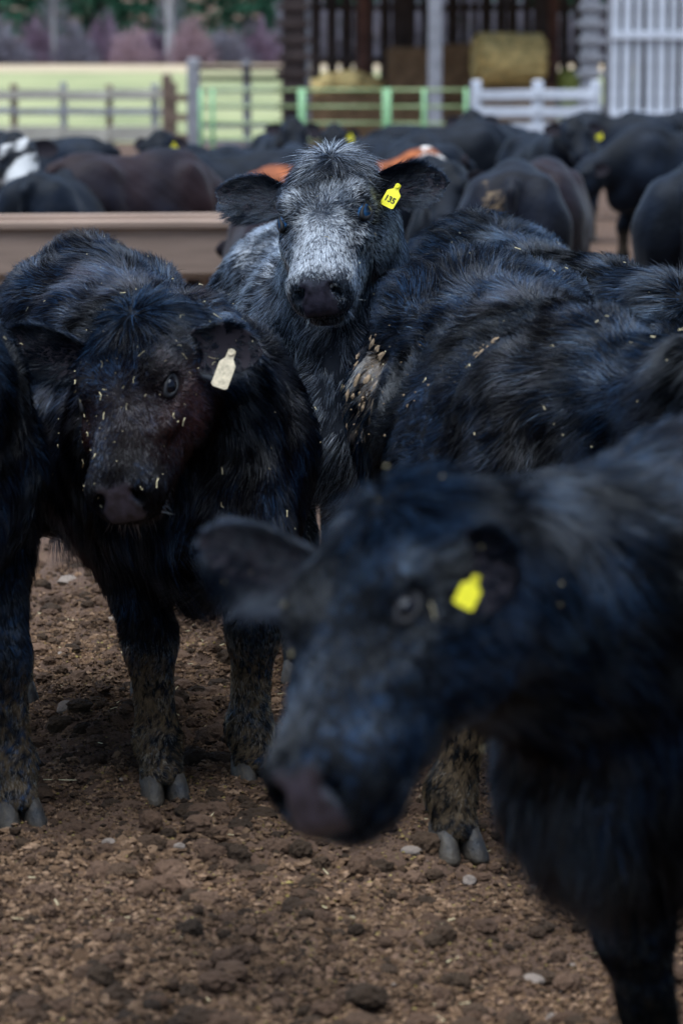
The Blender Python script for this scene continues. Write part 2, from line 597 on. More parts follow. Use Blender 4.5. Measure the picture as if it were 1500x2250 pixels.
# ------------------------------------------------------------------ ears, eyes, tags, hooves
def ear_surface(L=.178, W=.108, nu=14, nv=13):
    """ear along +x, opening towards +z, back of the ear -z; returns verts, quads, opening normals"""
    V = []
    for side in (0, 1):
        for i in range(nu + 1):
            t = i / nu
            prof = (math.sin(math.pi * min(1, .07 + .93 * t) ** 1.25) ** .58) if t < 1 else 0
            w = W * .5 * max(prof, .02) * (1.0 if t > .25 else .80 + .8 * t)
            for j in range(nv + 1):
                v = 2 * j / nv - 1
                ang = v * (1.2 - .75 * t)
                rad = w / max(math.sin(1.2 - .75 * t), .3)
                y = rad * math.sin(ang)
                z = rad * (1 - math.cos(ang)) - .25 * w
                x = L * t - .015 * v * v * (1 - t)
                th = .0045 * (1 - .6 * abs(v)) * (1 - .5 * t)
                z += th if side == 0 else -th
                V.append((x, y * (1.12 if v > 0 else .95), z - .016 * t * t))
    V = np.array(V, dtype=np.float32)
    Q = []
    n1 = (nu + 1) * (nv + 1)
    for side in (0, 1):
        for i in range(nu):
            for j in range(nv):
                a = side * n1 + i * (nv + 1) + j
                q = (a, a + nv + 1, a + nv + 2, a + 1)
                Q.append(q if side == 0 else q[::-1])
    rim = [i * (nv + 1) for i in range(nu + 1)] + [nu * (nv + 1) + j for j in range(1, nv + 1)] + \
          [i * (nv + 1) + nv for i in range(nu - 1, -1, -1)]
    for a, b in zip(rim[:-1], rim[1:]):
        Q.append((a, n1 + a, n1 + b, b))
    return V, np.array(Q), n1


EAR_V, EAR_Q, EAR_N1 = ear_surface()


def frame_from(x, z):
    x = np.array(x, dtype=float); x /= np.linalg.norm(x)
    z = np.array(z, dtype=float); z = z - x * z.dot(x); z /= np.linalg.norm(z)
    return np.array([x, np.cross(z, x), z])


def claw_mesh():
    ring = [(0.052, .000), (.046, .013), (.028, .022), (.0, .025), (-.03, .022), (-.045, .012), (-.046, -.010), (-.03, -.019), (.0, -.021), (.03, -.018), (.046, -.010)]
    V, Q = [], []
    for c, sgn in ((.024, 1), (-.024, -1)):
        base = len(V)
        for z, k, sh in ((0, 1.0, .012), (.012, 1.03, .011), (.038, .93, -.002), (.060, .84, -.014)):
            for x, y in ring:
                V.append((x * k + sh + (.006 if sgn > 0 else 0), sgn * (y * k) + c - sgn * .10 * z + sgn * .07 * max(0, x), z))
        n = len(ring)
        for r in range(3):
            for i in range(n):
                a, b = base + r * n + i, base + r * n + (i + 1) % n
                q = (a, b, b + n, a + n)
                Q.append(q if sgn > 0 else q[::-1])
        top = tuple(base + 3 * n + i for i in range(n))
        Q.append(top if sgn > 0 else top[::-1])
        bot = tuple(base + i for i in range(n))
        Q.append(bot[::-1] if sgn > 0 else bot)
    me = mesh_np('hoof', np.array(V), Q)
    return me


HOOF_ME = claw_mesh()
HOOF_ME.materials.append(M_HOOF)


def sphere_mesh(name, r, seg=20, rings=12, sc=(1, 1, 1)):
    bm = bmesh.new()
    bmesh.ops.create_uvsphere(bm, u_segments=seg, v_segments=rings, radius=r)
    bmesh.ops.scale(bm, vec=sc, verts=bm.verts)
    me = bpy.data.meshes.new(name)
    bm.to_mesh(me); bm.free()
    me.polygons.foreach_set('use_smooth', np.ones(len(me.polygons), dtype=bool))
    return me


EYE_ME = sphere_mesh('eye', .0220)
EYE_ME.materials.append(M_EYE)
EYE_BLUE_ME = sphere_mesh('eye', .0220)
EYE_BLUE_ME.materials.append(M_EYE_BLUE)


def lid_mesh():
    V, Q = [], []
    n, m = 20, 6
    for i in range(n):
        a = 2 * math.pi * i / n
        cx, cz = math.cos(a), math.sin(a)
        for j in range(m):
            b = 2 * math.pi * j / m
            r = .0205 + .0070 * math.cos(b)
            V.append((r * cx * 1.22, .0138 + .0062 * math.sin(b) - .005 * abs(cx), r * cz * (.60 if cz > 0 else .70)))
    for i in range(n):
        for j in range(m):
            Q.append((i * m + j, ((i + 1) % n) * m + j, ((i + 1) % n) * m + (j + 1) % m, i * m + (j + 1) % m))
    me = mesh_np('eyelid', np.array(V), Q)
    me.materials.append(M_LID)
    return me


LID_ME = lid_mesh()


def tag_mesh(w=.046, h=.044, neck=.026):
    """ear tag hanging along -z, face towards +y; pentagon panel with a narrow neck and a button"""
    out = [(-.008, 0), (.008, 0), (.009, -neck * .6), (w / 2, -neck), (w / 2, -neck - h * .92), (w / 2 - .005, -neck - h),
           (-w / 2 + .005, -neck - h), (-w / 2, -neck - h * .92), (-w / 2, -neck), (-.009, -neck * .6)]
    V = [(x, .0009 + .010 * (z / .1) ** 2, z) for x, z in out] + [(x, -.0009 + .010 * (z / .1) ** 2, z) for x, z in out]
    n = len(out)
    F = [tuple(range(n)), tuple(range(2 * n - 1, n - 1, -1))] + [(i, n + i, n + (i + 1) % n, (i + 1) % n) for i in range(n)]
    b0 = len(V)
    for y in (-.004, .005):
        for i in range(10):
            a = 2 * math.pi * i / 10
            V.append((.007 * math.cos(a), y, -.004 + .007 * math.sin(a)))
    F += [(b0 + i, b0 + (i + 1) % 10, b0 + 10 + (i + 1) % 10, b0 + 10 + i) for i in range(10)]
    F += [tuple(b0 + 10 + i for i in range(10)), tuple(b0 + 9 - i for i in range(10))]
    return mesh_np('ear_tag', np.array(V), F, smooth=False)


TAG_Y_ME = tag_mesh(); TAG_Y_ME.materials.append(M_TAG_Y)
TAG_W_ME = tag_mesh(.036, .052, .030); TAG_W_ME.materials.append(M_TAG_W)


def text_mesh(txt, size):
    cu = bpy.data.curves.new('tag_number', 'FONT')
    cu.body = txt; cu.size = size; cu.align_x = 'CENTER'; cu.align_y = 'CENTER'
    cu.extrude = .0004; cu.offset = .0007
    o = bpy.data.objects.new('tmp_text', cu)
    COL.objects.link(o)
    bpy.context.view_layer.update()
    me = bpy.data.meshes.new_from_object(o.evaluated_get(bpy.context.evaluated_depsgraph_get()))
    bpy.data.objects.remove(o)
    me.name = 'tag_number'
    me.materials.clear(); me.materials.append(M_TAG_INK)
    return me


def mat4(R, loc):
    """R rows = axes in parent space"""
    m = Matrix.Identity(4)
    for i in range(3):
        for j in range(3):
            m[i][j] = float(R[j][i])
        m[i][3] = float(loc[i])
    return m


# ------------------------------------------------------------------ coat
def coat_fields(c, p, n, w, seed):
    """flow direction, length and lift for hair roots p with normals n"""
    N = len(p)
    q = c.hloc(p)
    x, y, z = p[:, 0], p[:, 1], p[:, 2]
    f = np.zeros((N, 3), dtype=np.float32)
    # barrel: backwards, then down the sides
    side = sstep(1.12, .85, z)
    fb = np.stack([-1.0 + .2 * side, .25 * np.sign(y) * (1 - side), -.95 * side - .05], 1)
    fb[:, 2] -= 1.2 * sstep(.35, .55, x) * sstep(1.0, .8, z)
    fb[:, 0] *= 1 - .7 * sstep(.35, .55, x) * sstep(1.0, .8, z)
    L = np.full(N, .036, dtype=np.float32)
    # neck
    nb = np.array([b for b, t in c.neck]); nt = np.array([t for b, t in c.neck])
    d2 = ((p[:, None, :] - nb[None]) ** 2).sum(-1)
    ti = d2.argmin(1)
    fn_ = -nt[ti] + np.array([0, 0, -.75])
    fl = np.tile(np.array([-.12, 0, -1.0], dtype=np.float32), (N, 1))
    # head
    s, l, u = q[:, 0], q[:, 1], q[:, 2]
    wh = .20
    rad = np.stack([(s - wh) * 1.0, l * .9, np.zeros(N)], 1)
    rad = unit(rad)
    top = sstep(-.02, .03, u)
    knot = sstep(.100, .062, s) * sstep(-.02, .02, u) * sstep(.095, .065, np.abs(l))
    kn = unit(np.stack([s - .012 + .01, l * 1.3, np.zeros(N)], 1))
    ch = np.stack([np.full(N, -.25), .0 * l, np.full(N, -.8)], 1)
    ch[:, 0] = np.where(s > .24, .6, -.3)
    hd = rad * top[:, None] + ch * (1 - top)[:, None]
    hd = hd * (1 - knot)[:, None] + kn * knot[:, None]
    fh = hd @ c.R
    f = fb * w['body'][:, None] + fn_ * w['neck'][:, None] + fl * (w['leg'] + w['tail'])[:, None] + fh * w['head'][:, None]
    # lengths
    Lh = .013 * c.face_len + .012 * sstep(.16, .09, s) + .068 * knot + .014 * sstep(-.02, -.1, u)
    Lh = np.where((s > .37), .010 * (.5 + .5 * c.face_len), Lh) + .012 * sstep(-.07, -.09, u) * sstep(.3, .36, s)
    Ll = .012 + .020 * sstep(.30, .62, z)
    Ln = .040 + .012 * sstep(.9, .7, z)
    Lb = .034 + .018 * sstep(1.08, 1.13, z) + .026 * sstep(.66, .54, z) + .02 * sstep(.4, .5, x) * sstep(.75, .6, z)
    Lt = np.where(z < .55, .09, .03)
    L = Lb * w['body'] + Ln * w['neck'] + Ll * w['leg'] + Lh * w['head'] + Lt * w['tail']
    nz = vnoise(p, 9, seed) * .38 + vnoise(p, 26, seed + 1) * .28
    nz *= (1 - .85 * w['head'] * (1 - knot))[:, None]
    f = unit(f) + nz
    wr = np.exp(-(((s - .008) / .022) ** 2 + (l / .022) ** 2)) * knot
    f = f - n * (f * n).sum(1, keepdims=True)
    f = unit(f)
    lf = 1.6 * wr + 1 - .22 * w['head'] * (1 - knot)
    return f, L.astype(np.float32), q, lf.astype(np.float32)


def build_fur(name, p, n, f, L, col, parent, rng, width=.0011, lift=.55, clump=.6, cell=.016, npt=5, lfm=1.0):
    N = len(p)
    L = L * rng.uniform(.65, 1.25, N).astype(np.float32)
    t = np.linspace(0, 1, npt, dtype=np.float32)[None, :, None]
    lf = (lift * lfm * rng.uniform(.5, 1.4, N))[:, None].astype(np.float32)
    d0 = unit(f + n * lf)
    jit = rng.normal(size=(N, 3)).astype(np.float32)
    jit *= np.where(rng.random(N) < .04, 2.6, 1.0)[:, None].astype(np.float32) * (1 + 9 * np.maximum(0, L - .055))[:, None]
    jit -= n * (jit * n).sum(1, keepdims=True) * .6
    bend = f * .35 - n * (.30 * lf) + np.array([0, 0, -.16], dtype=np.float32)
    P = p[:, None, :] - n[:, None, :] * .0008 + L[:, None, None] * (d0[:, None, :] * t * .9 + bend[:, None, :] * t * t * .5 + jit[:, None, :] * (.10 * t + .10 * t * t))
    # clumps: hairs that share a cell lean to a common tip
    for cs, st in ((cell, clump), (cell * 2.6, clump * .35)):
        key = np.floor((p + rng.uniform(0, cs, 3)) / cs + vnoise(p, 60, 5) * .35).astype(np.int64)
        hsh = (key[:, 0] * 73856093) ^ (key[:, 1] * 19349663) ^ (key[:, 2] * 83492791)
        _, inv, cnt = np.unique(hsh, return_inverse=True, return_counts=True)
        tip = np.zeros((len(cnt), 3)); 
        for k in range(3):
            tip[:, k] = np.bincount(inv, P[:, -1, k], len(cnt)) / cnt
        stc = rng.uniform(.25, 1.0, len(cnt))[inv].astype(np.float32) * st
        off = (tip[inv] - P[:, -1, :]).astype(np.float32)
        P += off[:, None, :] * (stc[:, None, None] * t ** 1.6)
    cu = bpy.data.hair_curves.new(name)
    cu.add_curves([npt] * N)
    cu.attributes['position'].data.foreach_set('vector', np.ascontiguousarray(P, dtype=np.float32).ravel())
    ra = cu.attributes.get('radius') or cu.attributes.new('radius', 'FLOAT', 'POINT')
    r = (width * .5) * (1 - .85 * np.linspace(0, 1, npt) ** 1.5)
    R = (rng.uniform(.7, 1.3, N)[:, None] * r[None, :]).astype(np.float32)
    ra.data.foreach_set('value', R.ravel())
    ca = cu.attributes.new('hair_color', 'FLOAT_COLOR', 'CURVE')
    c4 = np.ones((N, 4), dtype=np.float32); c4[:, :3] = col
    g_ = .50 + .36 * vnoise(p, 13, 81)[:, 0] + .45 * vnoise(p, 45, 82)[:, 1] + rng.normal(size=N) * .30
    g_ = np.clip(g_, .04, 1.0)
    c4[:, 3] = np.where(col.max(1) > .15, 1.0, g_)
    ca.data.foreach_set('color', c4.ravel())
    o = link(name, cu, M_HAIR, parent)
    return o


def sample_surface(V, Q, Nn, count, wface, rng):
    T = np.concatenate([Q[:, [0, 1, 2]], Q[:, [0, 2, 3]]])
    wf = np.concatenate([wface, wface])
    ar = np.linalg.norm(np.cross(V[T[:, 1]] - V[T[:, 0]], V[T[:, 2]] - V[T[:, 0]]), axis=1) * wf
    cdf = np.cumsum(ar); cdf /= cdf[-1]
    ti = np.searchsorted(cdf, rng.random(count))
    ti = np.minimum(ti, len(T) - 1)
    a, b = rng.random(count), rng.random(count)
    m = a + b > 1
    a[m], b[m] = 1 - a[m], 1 - b[m]
    w0, w1, w2 = (1 - a - b)[:, None], a[:, None], b[:, None]
    t = T[ti]
    p = V[t[:, 0]] * w0 + V[t[:, 1]] * w1 + V[t[:, 2]] * w2
    n = unit(Nn[t[:, 0]] * w0 + Nn[t[:, 1]] * w1 + Nn[t[:, 2]] * w2)
    return p.astype(np.float32), n.astype(np.float32)


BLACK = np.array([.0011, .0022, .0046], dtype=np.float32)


def coat_black(brown=.0, mud_legs=1.0, spots=(), cheek=0.0):
    """spots: (centre, radius, colour, strength) in calf space"""
    def fn(c, p, q, w, rng):
        N = len(p)
        col = np.tile(BLACK, (N, 1)) * rng.uniform(.3, 1.2, N)[:, None].astype(np.float32)
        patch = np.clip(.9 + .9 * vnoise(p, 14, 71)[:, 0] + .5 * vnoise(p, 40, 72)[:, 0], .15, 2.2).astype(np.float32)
        glint = rng.random(N) < .16 * patch  # scattered strands get a blue highlight painted into their colour
        col[glint] = np.array([.0075, .0165, .033], dtype=np.float32) * rng.uniform(.4, 1.7, int(glint.sum()))[:, None].astype(np.float32)
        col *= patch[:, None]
        br = np.clip(vnoise(p, 5, 3)[:, :1] * .5 + .35, 0, 1) * brown
        col = col * (1 - br) + np.array([.018, .006, .006], dtype=np.float32) * br
        if cheek:
            ck = (w['head'] * np.exp(-(((q[:, 0] - .20) / .085) ** 2 + ((q[:, 2] + .03) / .06) ** 2)) * cheek)[:, None]
            col = col * (1 - ck) + np.array([.080, .026, .017], dtype=np.float32) * ck * rng.uniform(.5, 1.4, N)[:, None].astype(np.float32)
        mud(col, p, w, rng, mud_legs, spots)
        return col
    return fn


def mud(col, p, w, rng, legs, spots):
    N = len(p)
    tan = np.array([.27, .185, .115], dtype=np.float32)
    nzv = vnoise(p, 260, 11)[:, 0] * .55 + vnoise(p, 50, 12)[:, 0] * .22 + rng.normal(size=N) * .25
    low = sstep(.40, .27, p[:, 2]) * legs
    m = sstep(.05, .45, nzv + low * .60 - .30) * low
    col[:] = col * (1 - m[:, None]) + (np.array([.092, .060, .032], dtype=np.float32) * rng.uniform(.5, 1.3, N)[:, None]) * m[:, None]
    for cen, r, cl, st in spots:
        d = np.linalg.norm((p - np.array(cen, dtype=np.float32)) / np.array(r, dtype=np.float32), axis=1)
        nn = vnoise(p, 110, 21)[:, 0] * .7 + vnoise(p, 40, 22)[:, 1] * .45 + rng.normal(size=N) * .12
        m = sstep(0.0, .25, nn + .70 * st - .9 * d ** 2) * (d < 1.5) * st
        col[:] = col * (1 - m[:, None]) + (np.array(cl, dtype=np.float32) * rng.uniform(.7, 1.2, N)[:, None]) * m[:, None]


def coat_roan(c, p, q, w, rng):
    N = len(p)
    s, l, u = q[:, 0], q[:, 1], q[:, 2]
    nz = vnoise(p, 40, 31)[:, 0]
    wf = np.full(N, .30)
    face = w['head']
    front = sstep(-.03, .02, u)
    # white blaze below the whorl
    bl = front * sstep(.185, .21, s) * sstep(.405, .375, s) * sstep(.090, .035, np.abs(l) + .018 * nz)
    wfh = .34 + .16 * nz + .34 * bl + .10 * front * sstep(.10, .14, s)
    wfh = np.where(s < .10, .16, wfh)
    wfh = np.where(s > .398, .34, wfh)
    wfh += .16 * sstep(.03, -.03, u) * (s < .3) * (s > .1)
    wfh = np.where((s < .035) & (np.abs(l) < .03), .5, wfh)
    eye = np.exp(-(((s - .178) / .030) ** 2 + ((np.abs(l) - .105) / .02) ** 2))
    wfh = wfh * (1 - eye)
    wfb = .34 + .22 * vnoise(p, 16, 33)[:, 0] + .22 * vnoise(p, 34, 34)[:, 1]
    wfb += .25 * sstep(.95, 1.1, p[:, 2])
    wfn = .20 + .12 * nz
    wf = wfh * face + wfb * (w['body'] + w['tail']) + wfn * w['neck'] + .12 * w['leg']
    wf *= sstep(.35, .7, p[:, 2]) * .85 + .15
    brisk = sstep(.06, .02, np.abs(p[:, 1] - .03)) * sstep(.42, .50, p[:, 0]) * sstep(.88, .78, p[:, 2])
    wf = np.maximum(wf, .55 * brisk * (w['neck'] + w['body']))
    white = rng.random(N) < wf
    col = np.tile(BLACK, (N, 1)) * rng.uniform(.6, 1.5, N)[:, None].astype(np.float32)
    wc = np.array([.44, .50, .60], dtype=np.float32) * rng.uniform(.55, 1.2, N)[:, None]
    col[white] = wc[white]
    mud(col, p, w, rng, 1.0, ())
    return np.clip(col, 0, .95)


def nose_mask(q):
    s, l, u = q[:, 0], q[:, 1], q[:, 2]
    m = sstep(.404, .414, s + .38 * u - .8 * np.maximum(0, np.abs(l) - .032)) * sstep(-.056, -.046, u)
    return m * (s > .33) * sstep(.056, .047, np.abs(l))


def make_calf(label, loc, heading, scale, poll_w, face_w, up_w, coat, h=.010, nhair=0, group=None, feet=None, lx=1.0, fat=1.0,
              ears=None, tags=(), eye_me=None, seed=1, straw=0, tail_side=0.0, tail_up=0.0, far=False, name='calf', local_head=False, fringe=True,
              whiskers=True, hair_w=.0011, dense_head=2.6, tilt=0.0, head_hay=False, face_len=.6, eye_sc=.88):
    rng = np.random.default_rng(seed)
    root = empty(name, loc, math.atan2(heading[1], heading[0]))
    root.scale = (scale,) * 3
    ca, sa = heading[0] / math.hypot(*heading), heading[1] / math.hypot(*heading)

    def to_l(v):
        return np.array([ca * v[0] + sa * v[1], -sa * v[0] + ca * v[1], v[2]], dtype=float)
    if local_head:
        poll, fd, fu = np.array(poll_w), np.array(face_w), np.array(up_w)
    else:
        poll = to_l(np.array(poll_w) - np.array(loc)) / scale
        fd, fu = to_l(face_w), to_l(up_w)
    c = Calf(poll, fd, fu, feet, lx, fat, tail_side, tail_up, tilt)
    c.face_len = face_len
    V, Q = c.mesh(h)
    V = smooth_mesh(V, Q, 1, .4)
    # uneven flesh under the coat
    Nn = vert_normals(V, Q)
    w = c.group_weights(V)
    V = V + Nn * (vnoise(V, 7, seed) [:, :1] * .007 + vnoise(V, 17, seed + 3)[:, :1] * .0035) * (w['body'] + w['neck'])[:, None]
    me = mesh_np('body', V, Q)
    q = c.hloc(V)
    col = coat(c, V, q, w, rng)
    if coat is coat_roan:
        wb = sstep(.19, .22, q[:, 0]) * sstep(.40, .37, q[:, 0]) * sstep(.09, .05, np.abs(q[:, 1])) * sstep(-.02, .03, q[:, 2]) * w['head']
        col = BLACK[None] * 3 + (wb * .10 + .04 * (1 - w['leg']))[:, None] * np.array([[.8, .85, .95]], dtype=np.float32)
    if far:
        pass
    else:
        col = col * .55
    at_ = me.attributes.new('col', 'FLOAT_COLOR', 'POINT')
    c4 = np.ones((len(V), 4), dtype=np.float32); c4[:, :3] = col
    at_.data.foreach_set('color', c4.ravel())
    fc = V[Q].mean(1)
    qf = c.hloc(fc)
    nose = nose_mask(qf) > .5
    an = me.attributes.new('nose', 'FLOAT', 'POINT')
    an.data.foreach_set('value', nose_mask(q).astype(np.float32))
    body = link('body', me, M_COAT_FAR if far else M_SKIN, root)
    # eyes
    for s in (1, -1):
        yv = c.R[1] * s * .86 + c.R[2] * .38 + c.R[0] * .12
        zv = c.R[2]
        yv = yv / np.linalg.norm(yv)
        zv = zv - yv * zv.dot(yv); zv = zv / np.linalg.norm(zv)
        Rm = np.array([np.cross(yv, zv), yv, zv])
        e = link('eye', eye_me or EYE_ME, None, root)
        e.matrix_local = mat4(Rm, c.H(.180, s * (.0965 - .006 * (1 - eye_sc) / .3), .041)) @ Matrix.Scale(eye_sc, 4)
        if not far:
            ld = link('eyelid', LID_ME, None, e)
    # hooves
    for key, (fx, fy) in c.feet.items():
        ho = link('hoof', HOOF_ME, None, root)
        ho.location = (fx, fy, 0)
        ho.rotation_euler = (0, 0, random.uniform(-.18, .18))
        ho.scale = (1.12, 1.12, 1.12)
    # ears
    ear_cfg = {1: ((-.15, 1, -.12), (.55, .1, 1)), -1: ((-.15, -1, -.12), (.55, -.1, 1))}
    ear_cfg.update(ears or {})
    ear_pts, ear_n, ear_f, ear_L = [], [], [], []
    ear_frames = {}
    for s in (1, -1):
        d, op = ear_cfg[s][:2]
        esc = ear_cfg[s][2] if len(ear_cfg[s]) > 2 else 1.0
        esc = np.array(esc if isinstance(esc, tuple) else (esc, esc, esc), dtype=float)
        dw = np.array(d) @ c.R; ow = np.array(op) @ c.R
        Rm = frame_from(dw, ow)
        base = c.H(.066, s * .092, .005)
        Ve = (EAR_V * esc) @ Rm + base
        eme = mesh_np('ear', Ve.astype(np.float32), EAR_Q)
        a2 = eme.attributes.new('col', 'FLOAT_COLOR', 'POINT')
        cc = np.ones((len(Ve), 4), dtype=np.float32); cc[:, :3] = (.017, .013, .016)
        a2.data.foreach_set('color', cc.ravel())
        eo = link('ear', eme, M_SKIN, root)
        ear_frames[s] = (Rm, base, esc)
        if nhair:
            Vn = vert_normals(Ve.astype(np.float32), EAR_Q)
            cnt = int(nhair * .035)
            pe, ne = sample_surface(Ve.astype(np.float32), EAR_Q, Vn, cnt, np.ones(len(EAR_Q)), rng)
            loc_e = (pe - base) @ Rm.T / esc
            edge = np.abs(loc_e[:, 1]) / .06
            low = (loc_e[:, 1] * (1 if (Rm[1][2] < 0) else -1)) > 0
            inside = (ne @ Rm[2]) > 0
            fe = Rm[0][None] * 1.0 + Rm[1][None] * (np.sign(loc_e[:, 1]) * edge * 1.1)[:, None]
            fe = fe + vnoise(pe, 20, seed + 9) * .3
            fe = fe - ne * (fe * ne).sum(1, keepdims=True)
            Le = .011 + .024 * np.clip(edge - .4, 0, 1) * (1 + 1.0 * low) + .006 * inside
            ear_pts.append(pe); ear_n.append(ne); ear_f.append(unit(fe)); ear_L.append(Le)
    # tags
    for t in tags:
        s, along, across, up, facing, kind = t[:6]
        Rm, base, esc = ear_frames[s]
        pos = base + Rm[0] * along + Rm[1] * across + Rm[2] * .012
        zl = to_l(up); yl = to_l(facing)
        zl = zl / np.linalg.norm(zl); yl = yl - zl * yl.dot(zl); yl /= np.linalg.norm(yl)
        F = np.array([np.cross(yl, zl), yl, zl])
        tg = link('ear_tag', TAG_W_ME if kind == 'cream' else TAG_Y_ME, None, root)
        tg.matrix_local = mat4(F, pos + yl * .012)
        if kind == 'small':
            tg.scale = (.58, .58, .58)
        if len(t) > 6:
            tg.scale = (.88, .88, .88)
        if len(t) > 6:
            nm = link('tag_number', text_mesh(t[6], .024), None, tg)
            nm.rotation_euler = (math.pi / 2, 0, math.pi)
            nm.location = (0, .0042, -.048)
    if nhair:
        wf = c.group_weights(fc)
        dens = 1.0 + (dense_head - 1) * wf['head'] + .3 * wf['neck'] + .5 * wf['leg']
        dens = dens * (~nose) * (fc[:, 2] > .045)
        er = np.minimum(np.linalg.norm(fc - c.H(.176, .1, .041), axis=1), np.linalg.norm(fc - c.H(.176, -.1, .041), axis=1))
        dens = dens * (er > .028 * eye_sc)
        p, n = sample_surface(V, Q, vert_normals(V, Q), nhair, dens, rng)
        w = c.group_weights(p)
        f, L, qh, lfm = coat_fields(c, p, n, w, seed)
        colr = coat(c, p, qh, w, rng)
        if ear_pts:
            pe = np.concatenate(ear_pts).astype(np.float32)
            p = np.concatenate([p, pe]); n = np.concatenate([n, np.concatenate(ear_n).astype(np.float32)])
            f = np.concatenate([f, np.concatenate(ear_f).astype(np.float32)]); L = np.concatenate([L, np.concatenate(ear_L).astype(np.float32)])
            ce = np.tile(BLACK * 1.1, (len(pe), 1)) * rng.uniform(.6, 1.6, len(pe))[:, None]
            colr = np.concatenate([colr, ce.astype(np.float32)])
            lfm = np.concatenate([lfm, np.full(len(pe), .6, dtype=np.float32)])
        build_fur('fur', p, n, f, L, colr, root, rng, width=hair_w, lfm=lfm)
        if whiskers:
            nw = 70
            a = rng.uniform(-1, 1, nw); k = rng.uniform(.33, .425, nw)
            pw = np.array([c.H(k[i], a[i] * .062, -.070 - .012 * (1 - a[i] ** 2)) for i in range(nw)], dtype=np.float32)
            nw_ = unit(np.array([c.R[0] * .5 + c.R[1] * a[i] * .7 - c.R[2] * .8 for i in range(nw)])).astype(np.float32)
            build_fur('whiskers', pw, nw_, nw_, np.full(nw, .030, dtype=np.float32), np.tile(np.array([.35, .36, .38]), (nw, 1)), root, rng, width=.0009, clump=0)
        if straw:
            hm = np.zeros(len(p), dtype=bool); hm[:len(qh)] = (w['head'] > .7) & (qh[:, 2] > -.02)
            bits_on(p, n, f, L, straw, root, rng, head=hm if head_hay else None)
    tag(root, label, 'calf', group)
    return root, c


def bits_on(p, n, f, L, count, root, rng, zmin=.6, head=None):
    """hay bits lying in the coat"""
    ok = np.where((n[:, 2] > -.1) & (p[:, 2] > zmin))[0]
    ids = rng.choice(ok, count)
    if head is not None:
        hd = np.where(head)[0]
        ids = np.concatenate([ids, rng.choice(hd, count // 3)])
    V, F = [], []
    for i in ids:
        ctr = p[i] + n[i] * L[i] * .42
        d = rng.normal(size=3); d -= n[i] * d.dot(n[i]) * .9; d /= np.linalg.norm(d)
        s = np.cross(n[i], d); s /= np.linalg.norm(s) + 1e-9
        ln = .0012 + .011 * rng.random() ** 4; wd = rng.uniform(.0004, .0010); cv = rng.uniform(-.6, .6)
        b = len(V)
        for k in (-1, 0, 1):
            for sg in (-1, 1):
                V.append(ctr + d * ln * k + s * (wd * sg + cv * ln * k * k) + n[i] * (.001 * (1 - k * k)))
        for k in (-1, 0, 1):
            V.append(ctr + d * ln * k + s * (cv * ln * k * k) + n[i] * .0022)
        F += [(b, b + 2, b + 7, b + 6), (b + 6, b + 7, b + 3, b + 1), (b + 2, b + 4, b + 8, b + 7), (b + 7, b + 8, b + 5, b + 3)]
    o = link('hay_bits', mesh_np('hay_bits', np.array(V), F, smooth=False), M_STRAW, root)
    o['kind'] = 'stuff'
    return o


def mud_flakes(root, c, centre, radius, count, size, seed, mat):
    """dried mud flakes caked on the coat around a point of the body surface"""
    rng = np.random.default_rng(seed)
    body = [o for o in root.children if o.name.startswith('body')][0]
    nv = len(body.data.vertices)
    V = np.empty(nv * 3, dtype=np.float32); body.data.vertices.foreach_get('co', V); V = V.reshape(-1, 3)
    N = np.empty(nv * 3, dtype=np.float32); body.data.vertices.foreach_get('normal', N); N = N.reshape(-1, 3)
    d = np.linalg.norm((V - np.array(centre)) / np.array(radius), axis=1)
    ok = np.where(d < 1)[0]
    if len(ok) == 0:
        return
    pr = np.exp(-2.2 * d[ok] ** 2); pr /= pr.sum()
    VV, FF = [], []
    for i in rng.choice(ok, count, p=pr):
        n = N[i]
        t = np.array([-.6, 0, -.8]) + rng.normal(size=3) * .35
        t -= n * t.dot(n); t /= np.linalg.norm(t)
        b_ = np.cross(n, t)
        r = size * rng.uniform(.2, 1.0) ** 2
        ctr = V[i] + n * rng.uniform(.006, .015)
        b = len(VV); k = 7
        for j in range(k):
            a = 6.283 * j / k
            rr_ = r * rng.uniform(.55, 1.15)
            VV.append(ctr + t * math.cos(a) * rr_ * 1.15 + b_ * math.sin(a) * rr_ * .85 - n * .002)
        VV.append(ctr + n * .002)
        FF += [(b + j, b + (j + 1) % k, b + k) for j in range(k)]
    o = link('mud_flakes', mesh_np('mud_flakes', np.array(VV), np.array(FF), smooth=False), mat, root)
    o['kind'] = 'stuff'


M_MUD = simple_mat('dried_mud', (.21, .145, .09), rough=.95, spec=.1, var=.5, scale=60)


